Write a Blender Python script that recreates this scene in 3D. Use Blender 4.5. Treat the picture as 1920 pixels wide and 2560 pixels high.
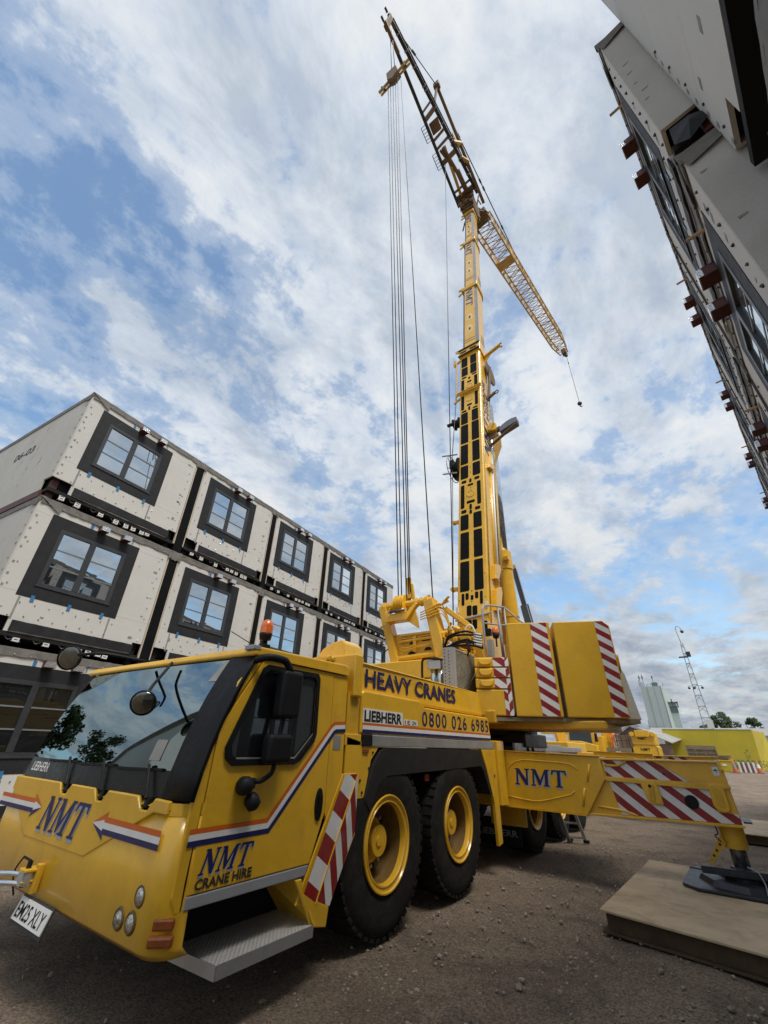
import bpy, bmesh, math, random
from mathutils import Vector, Matrix, noise
random.seed(7)
S = bpy.context.scene
COL = S.collection
for o in list(bpy.data.objects):
    bpy.data.objects.remove(o)

# ------------------------------------------------------------------ camera
EYE = Vector((0.0, 0.0, 1.6))
def camera():
    yaw, pitch, roll = (math.radians(v) for v in (35.68, 29.44, 1.83))
    fwd0 = Vector((-math.sin(yaw), math.cos(yaw), 0)); right = Vector((math.cos(yaw), math.sin(yaw), 0)); up0 = Vector((0, 0, 1))
    fwd = fwd0*math.cos(pitch) + up0*math.sin(pitch)
    up = -fwd0*math.sin(pitch) + up0*math.cos(pitch)
    r2 = right*math.cos(roll) + up*math.sin(roll)
    u2 = -right*math.sin(roll) + up*math.cos(roll)
    cd = bpy.data.cameras.new('camera'); co = bpy.data.objects.new('camera', cd); COL.objects.link(co)
    M = Matrix((r2, u2, -fwd)).transposed().to_4x4(); M.translation = EYE
    co.matrix_world = M
    cd.sensor_fit = 'VERTICAL'; cd.sensor_height = 34.6
    cd.lens = 34.6*1027.7/2560.0
    cd.clip_start = 0.05; cd.clip_end = 3000
    S.camera = co
camera()

# ------------------------------------------------------------------ sky and sun
SUN_DIR = Vector((0.46, -0.14, 0.90)).normalized()      # towards the sun
EXPOSURE = 0.88
def nn(nt, kind, x=0, y=0, **kw):
    n = nt.nodes.new(kind); n.location = (x, y)
    for k, v in kw.items():
        setattr(n, k, v)
    return n
def math_node(nt, op, a=None, b=None, clamp=False):
    n = nt.nodes.new('ShaderNodeMath'); n.operation = op; n.use_clamp = clamp
    for i, v in enumerate((a, b)):
        if v is None: continue
        if isinstance(v, (int, float)): n.inputs[i].default_value = v
        else: nt.links.new(v, n.inputs[i])
    return n.outputs[0]
def ramp(nt, fac, stops, interp='LINEAR'):
    n = nt.nodes.new('ShaderNodeValToRGB'); n.color_ramp.interpolation = interp
    els = n.color_ramp.elements
    while len(els) < len(stops): els.new(0.5)
    for e, (p, c) in zip(els, stops):
        e.position = p; e.color = (c, c, c, 1) if isinstance(c, (int, float)) else (*c, 1)
    nt.links.new(fac, n.inputs[0])
    return n.outputs[0]
def noise_node(nt, vec, scale, detail=5, rough=0.55, dist=0.0, dims='3D', lac=2.0):
    n = nt.nodes.new('ShaderNodeTexNoise'); n.noise_dimensions = dims
    n.inputs['Scale'].default_value = scale; n.inputs['Detail'].default_value = detail
    n.inputs['Roughness'].default_value = rough; n.inputs['Distortion'].default_value = dist
    n.inputs['Lacunarity'].default_value = lac
    if vec is not None: nt.links.new(vec, n.inputs['Vector'])
    return n.outputs[0]
def mixc(nt, fac, a, b, blend='MIX'):
    n = nt.nodes.new('ShaderNodeMix'); n.data_type = 'RGBA'; n.blend_type = blend
    for sock, v in ((n.inputs[0], fac), (n.inputs[6], a), (n.inputs[7], b)):
        if isinstance(v, (int, float)): sock.default_value = v
        elif isinstance(v, tuple): sock.default_value = (*v, 1) if len(v) == 3 else v
        else: nt.links.new(v, sock)
    return n.outputs[2]

CLOUD_OFF = (0.85, 25.07, 3.89)
def world():
    w = bpy.data.worlds.new('World'); S.world = w; w.use_nodes = True
    nt = w.node_tree; nt.nodes.clear()
    out = nn(nt, 'ShaderNodeOutputWorld'); bg = nn(nt, 'ShaderNodeBackground')
    bg.inputs['Strength'].default_value = 0.10
    sky = nn(nt, 'ShaderNodeTexSky', sky_type='NISHITA'); sky.sun_disc = False
    sky.sun_elevation = math.asin(SUN_DIR.z); sky.sun_rotation = math.atan2(SUN_DIR.x, SUN_DIR.y)
    sky.air_density = 1.0; sky.dust_density = 0.6; sky.ozone_density = 1.6
    tc = nn(nt, 'ShaderNodeTexCoord'); sep = nn(nt, 'ShaderNodeSeparateXYZ')
    nt.links.new(tc.outputs['Generated'], sep.inputs[0])
    zz = math_node(nt, 'ADD', math_node(nt, 'MAXIMUM', sep.outputs[2], 0.0), 0.16)
    px = math_node(nt, 'DIVIDE', sep.outputs[0], zz); py = math_node(nt, 'DIVIDE', sep.outputs[1], zz)
    cmb = nn(nt, 'ShaderNodeCombineXYZ'); nt.links.new(px, cmb.inputs[0]); nt.links.new(py, cmb.inputs[1])
    # stretched along the wind so that the high cloud reads as streaks
    mp = nn(nt, 'ShaderNodeMapping'); mp.inputs['Rotation'].default_value = (0, 0, math.radians(-38))
    mp.inputs['Scale'].default_value = (1.0, 0.62, 1.0); mp.inputs['Location'].default_value = CLOUD_OFF
    nt.links.new(cmb.outputs[0], mp.inputs['Vector']); P = mp.outputs[0]
    big = noise_node(nt, P, 0.85, 3, 0.5)
    med = noise_node(nt, P, 2.3, 9, 0.60, 0.30)
    fine = noise_node(nt, cmb.outputs[0], 7.5, 8, 0.66, 0.15)
    d = math_node(nt, 'ADD', math_node(nt, 'MULTIPLY', big, 0.85), math_node(nt, 'MULTIPLY', med, 0.75))
    d = math_node(nt, 'ADD', d, math_node(nt, 'MULTIPLY', fine, 0.42))
    cover = ramp(nt, math_node(nt, 'MULTIPLY', d, 0.5), [(0.402, 0.04), (0.444, 0.36), (0.484, 0.88), (0.53, 1.0)], 'EASE')
    cover = math_node(nt, 'MAXIMUM', cover, ramp(nt, sep.outputs[2], [(0.02, 0.92), (0.16, 0.0)]))
    thick = ramp(nt, math_node(nt, 'MULTIPLY', d, 0.5), [(0.42, (0.86, 0.93, 1.0)), (0.51, (0.97, 0.99, 1.0)), (0.575, (0.80, 0.85, 0.92)), (0.65, (0.60, 0.66, 0.74))])
    lowb = ramp(nt, sep.outputs[2], [(0.0, 0.66), (0.30, 0.86), (0.6, 1.0)])
    cl = mixc(nt, 1.0, thick, lowb, 'MULTIPLY')
    # soft grey undersides: a second, offset pattern shades the body of the cloud
    sh = nn(nt, 'ShaderNodeVectorMath', operation='ADD'); nt.links.new(P, sh.inputs[0]); sh.inputs[1].default_value = (7.3, 2.1, 5.0)
    shade = noise_node(nt, sh.outputs[0], 3.4, 8, 0.64, 0.3)
    cl = mixc(nt, 1.0, cl, ramp(nt, shade, [(0.38, (0.60, 0.66, 0.75)), (0.50, (0.83, 0.87, 0.93)), (0.60, (1.0, 1.0, 1.0))]), 'MULTIPLY')
    clv = nn(nt, 'ShaderNodeVectorMath', operation='SCALE'); nt.links.new(cl, clv.inputs[0]); clv.inputs['Scale'].default_value = 4.9
    skyv = nn(nt, 'ShaderNodeVectorMath', operation='MULTIPLY'); nt.links.new(sky.outputs[0], skyv.inputs[0]); skyv.inputs[1].default_value = (1.06, 1.16, 1.12)
    mix = mixc(nt, cover, skyv.outputs[0], clv.outputs[0])
    nt.links.new(mix, bg.inputs['Color']); nt.links.new(bg.outputs[0], out.inputs[0])
world()
sd = bpy.data.lights.new('sun', 'SUN'); sd.energy = 1.9; sd.angle = math.radians(24); sd.color = (1.0, 0.94, 0.84)
so = bpy.data.objects.new('sun', sd); COL.objects.link(so); so.location = (20, 5, 40)
so.rotation_euler = SUN_DIR.to_track_quat('Z', 'Y').to_euler()
S.view_settings.view_transform = 'Standard'; S.view_settings.look = 'None'
S.view_settings.exposure = EXPOSURE; S.view_settings.gamma = 1.0; S.view_settings.use_curve_mapping = False
S.render.engine = 'CYCLES'
S.cycles.use_denoising = True
S.cycles.max_bounces = 6; S.cycles.diffuse_bounces = 3; S.cycles.glossy_bounces = 3; S.cycles.transmission_bounces = 3

# ------------------------------------------------------------------ materials
MATS = {}
def mat(name, color, rough=0.6, metal=0.0, var=0.12, vscale=3.0, bump=0.0, bscale=40.0, dirt=0.0, dirtcol=(0.10, 0.08, 0.06), coat=0.0, spec=0.5, grain=0.0):
    if name in MATS: return MATS[name]
    m = bpy.data.materials.new(name); m.use_nodes = True; nt = m.node_tree
    b = nt.nodes['Principled BSDF']
    tc = nn(nt, 'ShaderNodeTexCoord'); P = tc.outputs['Object']
    n1 = noise_node(nt, P, vscale, 5, 0.6)
    dark = tuple(c*(1-var) for c in color); lite = tuple(min(1, c*(1+var)) for c in color)
    c = mixc(nt, ramp(nt, n1, [(0.3, 0.0), (0.7, 1.0)]), dark, lite)
    if grain:
        g = noise_node(nt, P, 160, 2, 0.6)
        c = mixc(nt, ramp(nt, g, [(0.35, grain), (0.6, 0.0)]), c, tuple(v*0.45 for v in color))
    if dirt:
        n2 = noise_node(nt, P, vscale*2.1, 8, 0.68, 0.6)
        c = mixc(nt, math_node(nt, 'MULTIPLY', ramp(nt, n2, [(0.45, 0.0), (0.72, 1.0)]), dirt), c, dirtcol)
    nt.links.new(c, b.inputs['Base Color'])
    rr = noise_node(nt, P, vscale*4, 4, 0.6)
    nt.links.new(ramp(nt, rr, [(0.3, max(0.02, rough-0.07)), (0.7, min(1, rough+0.09))]), b.inputs['Roughness'])
    b.inputs['Metallic'].default_value = metal
    b.inputs['Specular IOR Level'].default_value = spec
    if coat: b.inputs['Coat Weight'].default_value = coat; b.inputs['Coat Roughness'].default_value = 0.12
    if bump:
        bp = nn(nt, 'ShaderNodeBump'); bp.inputs['Strength'].default_value = bump; bp.inputs['Distance'].default_value = 0.01
        nt.links.new(noise_node(nt, P, bscale, 4, 0.6), bp.inputs['Height']); nt.links.new(bp.outputs[0], b.inputs['Normal'])
    MATS[name] = m
    return m
def glass_mat(name, refl, tint, dark, rough=0.015):
    m = bpy.data.materials.new(name); m.use_nodes = True; nt = m.node_tree; nt.nodes.clear()
    out = nn(nt, 'ShaderNodeOutputMaterial'); g = nn(nt, 'ShaderNodeBsdfGlossy'); d = nn(nt, 'ShaderNodeBsdfPrincipled')
    tc = nn(nt, 'ShaderNodeTexCoord')
    g.inputs['Color'].default_value = (*tint, 1); g.inputs['Roughness'].default_value = rough
    d.inputs['Roughness'].default_value = 0.25
    nz = noise_node(nt, tc.outputs['Object'], 2.0, 4, 0.6)
    nt.links.new(mixc(nt, nz, tuple(c*0.6 for c in dark), tuple(c*1.5 for c in dark)), d.inputs['Base Color'])
    bp = nn(nt, 'ShaderNodeBump'); bp.inputs['Strength'].default_value = 0.05; bp.inputs['Distance'].default_value = 0.02
    nt.links.new(noise_node(nt, tc.outputs['Object'], 1.3, 2, 0.5), bp.inputs['Height']); nt.links.new(bp.outputs[0], g.inputs['Normal'])
    fr = nn(nt, 'ShaderNodeFresnel'); fr.inputs['IOR'].default_value = 1.6
    f = math_node(nt, 'ADD', math_node(nt, 'MULTIPLY', fr.outputs[0], 1.0-refl), refl, True)
    mx = nn(nt, 'ShaderNodeMixShader'); nt.links.new(f, mx.inputs[0]); nt.links.new(d.outputs[0], mx.inputs[1]); nt.links.new(g.outputs[0], mx.inputs[2])
    nt.links.new(mx.outputs[0], out.inputs[0]); MATS[name] = m
    return m
YELLOW = mat('yellow_paint', (0.78, 0.445, 0.022), 0.32, var=0.06, vscale=1.5, coat=0.45, dirt=0.30, dirtcol=(0.30, 0.165, 0.03))
YELLOWW = mat('worn_yellow_paint', (0.66, 0.375, 0.022), 0.48, var=0.10, vscale=3, dirt=0.28, dirtcol=(0.16, 0.10, 0.04))
YPALE = mat('weathered_yellow_lattice', (0.52, 0.33, 0.085), 0.55, var=0.15, vscale=2, dirt=0.25, dirtcol=(0.12, 0.08, 0.04))
BROWN = mat('darkened_brown_steel', (0.15, 0.09, 0.036), 0.6, var=0.2, vscale=3, dirt=0.3)  # brown darkened so the boom-top gear carries its backlit look in the colour
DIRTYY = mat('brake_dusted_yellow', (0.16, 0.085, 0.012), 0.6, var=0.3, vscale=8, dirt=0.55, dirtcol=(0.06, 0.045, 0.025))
YCAST = mat('cast_yellow_ballast', (0.72, 0.41, 0.022), 0.45, var=0.07, vscale=1.2, bump=0.22, bscale=22, dirt=0.22, dirtcol=(0.30, 0.17, 0.03))
FRED = mat('faded_red_plastic', (0.17, 0.065, 0.055), 0.6, var=0.2, dirt=0.3)
BLACK = mat('black_plastic', (0.009, 0.0095, 0.011), 0.55, var=0.3, vscale=6, spec=0.25)
FENDER = mat('black_fender_plastic', (0.022, 0.022, 0.022), 0.6, var=0.25, vscale=5, dirt=0.2, dirtcol=(0.06, 0.05, 0.04), spec=0.3)
POSTBLK = mat('black_steel', (0.02, 0.021, 0.024), 0.45, var=0.25)
VOID = mat('dark_void', (0.008, 0.008, 0.009), 0.9, var=0.3)  # near-black paint for the shade in holes, recesses and undersides; also print
RUBBER = mat('tyre_rubber', (0.013, 0.0125, 0.012), 0.85, var=0.25, vscale=5, bump=0.25, bscale=60, dirt=0.40, dirtcol=(0.055, 0.045, 0.035), spec=0.25)
SILVER = mat('brushed_aluminium', (0.52, 0.54, 0.56), 0.38, metal=0.75, var=0.12, vscale=4, dirt=0.12)
CHROME = mat('polished_rod', (0.62, 0.65, 0.68), 0.16, metal=0.95, var=0.08)
DCHROME = mat('dark_steel_rod', (0.16, 0.17, 0.19), 0.25, metal=0.9, var=0.2)
GREYP = mat('grey_band_paint', (0.30, 0.31, 0.33), 0.42, var=0.06)
SLIDE = mat('grey_slide_zone', (0.15, 0.165, 0.20), 0.7, var=0.12, vscale=2, spec=0.2)
WHITE = mat('white_paint', (0.78, 0.78, 0.76), 0.42, var=0.05, dirt=0.08)
BLUE = mat('navy_blue_print', (0.012, 0.016, 0.10), 0.4, var=0.1)
LBLUE = mat('pale_blue_print', (0.32, 0.40, 0.55), 0.42, var=0.06)
ORANGE = mat('orange_print', (0.62, 0.13, 0.012), 0.42, var=0.06)
RED = mat('red_paint', (0.30, 0.014, 0.012), 0.45, var=0.12, dirt=0.1)
AMBER = mat('amber_lens', (0.24, 0.06, 0.01), 0.18, var=0.25, vscale=30, coat=0.5)
BEACON = mat('orange_beacon_lens', (0.80, 0.16, 0.02), 0.2, var=0.2, vscale=25, coat=0.5)
LENS = mat('clear_lamp_lens', (0.50, 0.50, 0.47), 0.10, metal=0.7, var=0.75, vscale=34, bump=0.8, bscale=50)
MIRROR = mat('mirror_glass', (0.17, 0.175, 0.16), 0.05, metal=1.0, var=0.03)
NETTING = mat('radiator_core', (0.40, 0.37, 0.30), 0.55, metal=0.2, var=0.3, vscale=8, dirt=0.3)
BOARD = mat('cement_board', (0.63, 0.62, 0.59), 0.85, var=0.05, vscale=1.2, grain=0.30, bump=0.15, bscale=90, dirt=0.12, dirtcol=(0.33, 0.30, 0.25))
ENDBOARD = mat('end_wall_board', (0.54, 0.525, 0.485), 0.85, var=0.06, vscale=1.5, grain=0.22, bump=0.12, bscale=90, dirt=0.18, dirtcol=(0.30, 0.275, 0.23))
PATCH = mat('grey_filler_patch', (0.26, 0.255, 0.24), 0.9, var=0.2, vscale=6)
MEMB = mat('charcoal_membrane', (0.017, 0.018, 0.021), 0.65, var=0.18, vscale=3, bump=0.3, bscale=14, dirt=0.15, dirtcol=(0.07, 0.068, 0.065), spec=0.3)
MEMBB = mat('black_membrane', (0.006, 0.0065, 0.008), 0.8, var=0.3, vscale=3, bump=0.3, bscale=12, spec=0.12)
FRAME = mat('anthracite_window_frame', (0.036, 0.039, 0.044), 0.45, var=0.1)
GBAR = mat('grey_glazing_bar', (0.17, 0.19, 0.21), 0.45, var=0.1)
FELT = mat('grey_roof_felt', (0.17, 0.16, 0.145), 0.75, var=0.25, vscale=5, bump=0.5, bscale=18, dirt=0.35, dirtcol=(0.07, 0.07, 0.065))
OXIDE = mat('red_oxide_steel', (0.085, 0.022, 0.018), 0.55, var=0.25, vscale=6, dirt=0.25, dirtcol=(0.05, 0.03, 0.025))
FOIL = mat('crumpled_foil', (0.72, 0.72, 0.72), 0.22, metal=0.95, var=0.1, vscale=20, bump=1.0, bscale=45)
BATTEN = mat('pale_batten', (0.55, 0.46, 0.35), 0.8, var=0.15, vscale=9)
WOOD = mat('raw_timber', (0.48, 0.33, 0.20), 0.8, var=0.2, vscale=9)
OLDWOOD = mat('weathered_timber', (0.24, 0.19, 0.125), 0.85, var=0.3, vscale=6, dirt=0.3)
TAPE = mat('blue_tape', (0.035, 0.17, 0.36), 0.5, var=0.15)
BOLT = mat('zinc_bolt', (0.42, 0.41, 0.39), 0.4, metal=0.6, var=0.2)
DBOLT = mat('dark_bolt', (0.03, 0.03, 0.033), 0.5, var=0.2)
ANGLE = mat('white_steel_bracket', (0.72, 0.72, 0.70), 0.5, var=0.1, vscale=8, dirt=0.15)
MATTOP = mat('steel_mat_top', (0.52, 0.405, 0.265), 0.75, var=0.18, vscale=1.6, bump=0.25, bscale=30, dirt=0.55, dirtcol=(0.20, 0.135, 0.075))
MATSIDE = mat('rusty_steel_side', (0.075, 0.048, 0.024), 0.75, var=0.3, vscale=4, bump=0.4, bscale=25, dirt=0.6, dirtcol=(0.045, 0.022, 0.015))
PADBLK = mat('dark_blue_steel_pad', (0.018, 0.022, 0.032), 0.45, var=0.3, vscale=5, dirt=0.35, dirtcol=(0.09, 0.08, 0.065))
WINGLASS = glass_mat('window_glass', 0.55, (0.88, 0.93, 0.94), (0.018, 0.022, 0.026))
DARKGLASS = glass_mat('shaded_window_glass', 0.07, (0.45, 0.60, 0.62), (0.008, 0.010, 0.012))  # ground-row copy of the window glass with its shade put into the colour
CABGLASS = glass_mat('windscreen_glass', 0.04, (0.27, 0.335, 0.35), (0.008, 0.010, 0.011))
SIDEGLASS = glass_mat('tinted_side_glass', 0.03, (0.75, 0.85, 0.9), (0.006, 0.007, 0.009))
DASH = mat('black_glass_band', (0.006, 0.007, 0.007), 0.3, var=0.2, spec=0.25)
HIVIS = mat('orange_hi_vis_cloth', (0.85, 0.20, 0.03), 0.8, var=0.12, vscale=8)
SKIN = mat('skin', (0.45, 0.26, 0.18), 0.6, var=0.1)
LEAF = mat('dark_foliage', (0.040, 0.068, 0.022), 0.8, var=0.45, vscale=0.8)
BARK = mat('bark', (0.07, 0.055, 0.04), 0.9, var=0.3)
WEEDM = mat('weed_foliage', (0.10, 0.13, 0.035), 0.8, var=0.4, vscale=3)
HOARD = mat('yellow_green_hoarding_paint', (0.50, 0.40, 0.024), 0.6, var=0.10, vscale=0.5, dirt=0.15, dirtcol=(0.32, 0.27, 0.05))
SILO = mat('pale_green_cladding', (0.44, 0.52, 0.50), 0.55, var=0.05, vscale=0.2, dirt=0.12, dirtcol=(0.28, 0.33, 0.32))
SILOD = mat('dark_green_cladding', (0.12, 0.17, 0.17), 0.6, var=0.1)
GALV = mat('galvanised_steel', (0.36, 0.38, 0.40), 0.5, metal=0.4, var=0.15, vscale=2)
ROOFSH = mat('fibre_cement_roof', (0.30, 0.30, 0.29), 0.8, var=0.12, vscale=0.6, dirt=0.2)
PALEWALL = mat('white_render', (0.66, 0.66, 0.64), 0.7, var=0.05)
CONEM = mat('orange_cone_plastic', (0.42, 0.10, 0.05), 0.55, var=0.15, vscale=6, dirt=0.2)
STONE = mat('grey_stones', (0.30, 0.25, 0.20), 0.9, var=0.4, vscale=9)
FLAGST = mat('ballast_pale_face', (0.72, 0.70, 0.64), 0.6, var=0.08, vscale=1.5, dirt=0.25, dirtcol=(0.36, 0.28, 0.14))

def chevron_mat(name, c1, c2):
    m = bpy.data.materials.new(name); m.use_nodes = True; nt = m.node_tree; b = nt.nodes['Principled BSDF']
    uv = nn(nt, 'ShaderNodeUVMap'); sp = nn(nt, 'ShaderNodeSeparateXYZ'); nt.links.new(uv.outputs[0], sp.inputs[0])
    f = math_node(nt, 'FRACT', sp.outputs[0]); st = math_node(nt, 'GREATER_THAN', f, 0.5)
    tc = nn(nt, 'ShaderNodeTexCoord'); nz = noise_node(nt, tc.outputs['Object'], 6, 6, 0.65)
    c = mixc(nt, st, c1, c2); c = mixc(nt, math_node(nt, 'MULTIPLY', ramp(nt, nz, [(0.45, 0.0), (0.75, 1.0)]), 0.25), c, (0.25, 0.2, 0.16))
    nt.links.new(c, b.inputs['Base Color']); b.inputs['Roughness'].default_value = 0.42
    MATS[name] = m
    return m
CHEV = chevron_mat('red_white_chevron', (0.26, 0.010, 0.012), (0.74, 0.74, 0.74))

def brick_mat():
    m = bpy.data.materials.new('red_brown_brickwork'); m.use_nodes = True; nt = m.node_tree; b = nt.nodes['Principled BSDF']
    tc = nn(nt, 'ShaderNodeTexCoord'); mp = nn(nt, 'ShaderNodeMapping'); mp.inputs['Rotation'].default_value = (math.radians(90), 0, 0)
    nt.links.new(tc.outputs['Object'], mp.inputs[0])
    bk = nn(nt, 'ShaderNodeTexBrick'); nt.links.new(mp.outputs[0], bk.inputs[0]); bk.inputs['Scale'].default_value = 4
    bk.inputs['Color1'].default_value = (0.13, 0.075, 0.06, 1); bk.inputs['Color2'].default_value = (0.20, 0.12, 0.09, 1); bk.inputs['Mortar'].default_value = (0.25, 0.23, 0.2, 1)
    nt.links.new(bk.outputs[0], b.inputs['Base Color']); b.inputs['Roughness'].default_value = 0.9
    return m
BRICK = brick_mat()

def ground_mat():
    m = bpy.data.materials.new('dusty_hardcore_ground'); m.use_nodes = True; nt = m.node_tree; b = nt.nodes['Principled BSDF']
    tc = nn(nt, 'ShaderNodeTexCoord'); P = tc.outputs['Object']
    a = noise_node(nt, P, 0.45, 8, 0.68, 0.5); c1 = mixc(nt, ramp(nt, a, [(0.3, 0), (0.7, 1)]), (0.185, 0.136, 0.095), (0.345, 0.268, 0.198))
    pt = noise_node(nt, P, 1.4, 6, 0.65, 0.4); c1 = mixc(nt, math_node(nt, 'MULTIPLY', ramp(nt, pt, [(0.48, 0), (0.62, 1)]), 0.65), c1, (0.12, 0.092, 0.07))
    g = noise_node(nt, P, 55, 4, 0.7); c1 = mixc(nt, ramp(nt, g, [(0.40, 0.6), (0.56, 0.0)]), c1, (0.10, 0.08, 0.06))
    vc = nn(nt, 'ShaderNodeTexVoronoi'); vc.inputs['Scale'].default_value = 70; nt.links.new(P, vc.inputs['Vector'])
    bw = nn(nt, 'ShaderNodeRGBToBW'); nt.links.new(vc.outputs['Color'], bw.inputs[0])
    c1 = mixc(nt, 0.85, c1, ramp(nt, bw.outputs[0], [(0.2, (0.55, 0.54, 0.52)), (0.5, (1.0, 1.0, 1.0)), (0.8, (1.35, 1.33, 1.30))]), 'MULTIPLY')
    v = nn(nt, 'ShaderNodeTexVoronoi'); v.inputs['Scale'].default_value = 38; nt.links.new(P, v.inputs['Vector'])
    sel = math_node(nt, 'GREATER_THAN', noise_node(nt, P, 9, 3, 0.7), 0.56)
    peb = math_node(nt, 'MULTIPLY', ramp(nt, v.outputs['Distance'], [(0.12, 1.0), (0.3, 0.0)]), sel)
    c1 = mixc(nt, math_node(nt, 'MULTIPLY', peb, 0.55), c1, (0.40, 0.35, 0.295))
    nt.links.new(c1, b.inputs['Base Color']); b.inputs['Roughness'].default_value = 0.92
    h = math_node(nt, 'ADD', math_node(nt, 'MULTIPLY', bw.outputs[0], 0.35), math_node(nt, 'MULTIPLY', pt, 0.0)); h = math_node(nt, 'ADD', math_node(nt, 'ADD', h, math_node(nt, 'MULTIPLY', g, 0.5)), math_node(nt, 'MULTIPLY', pt, 1.2)); h = math_node(nt, 'ADD', h, math_node(nt, 'MULTIPLY', peb, 0.6))
    bp = nn(nt, 'ShaderNodeBump'); bp.inputs['Strength'].default_value = 1.0; bp.inputs['Distance'].default_value = 0.035
    nt.links.new(h, bp.inputs['Height']); nt.links.new(bp.outputs[0], b.inputs['Normal'])
    return m
GROUND = ground_mat()

def checker_mat():
    m = bpy.data.materials.new('tread_plate_aluminium'); m.use_nodes = True; nt = m.node_tree; b = nt.nodes['Principled BSDF']
    tc = nn(nt, 'ShaderNodeTexCoord')
    v = nn(nt, 'ShaderNodeTexVoronoi'); v.inputs['Scale'].default_value = 38; v.inputs['Randomness'].default_value = 0.0
    mp = nn(nt, 'ShaderNodeMapping'); mp.inputs['Rotation'].default_value = (0, 0, 0.78); nt.links.new(tc.outputs['Object'], mp.inputs[0]); nt.links.new(mp.outputs[0], v.inputs['Vector'])
    bp = nn(nt, 'ShaderNodeBump'); bp.inputs['Strength'].default_value = 0.9; bp.inputs['Distance'].default_value = 0.006; bp.invert = True
    nt.links.new(ramp(nt, v.outputs['Distance'], [(0.15, 0.0), (0.42, 1.0)]), bp.inputs['Height']); nt.links.new(bp.outputs[0], b.inputs['Normal'])
    nz = noise_node(nt, tc.outputs['Object'], 7, 6, 0.65)
    nt.links.new(mixc(nt, nz, (0.44, 0.425, 0.40), (0.74, 0.72, 0.69)), b.inputs['Base Color']); b.inputs['Metallic'].default_value = 0.25; b.inputs['Roughness'].default_value = 0.42
    return m
TREAD = checker_mat()

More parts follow.
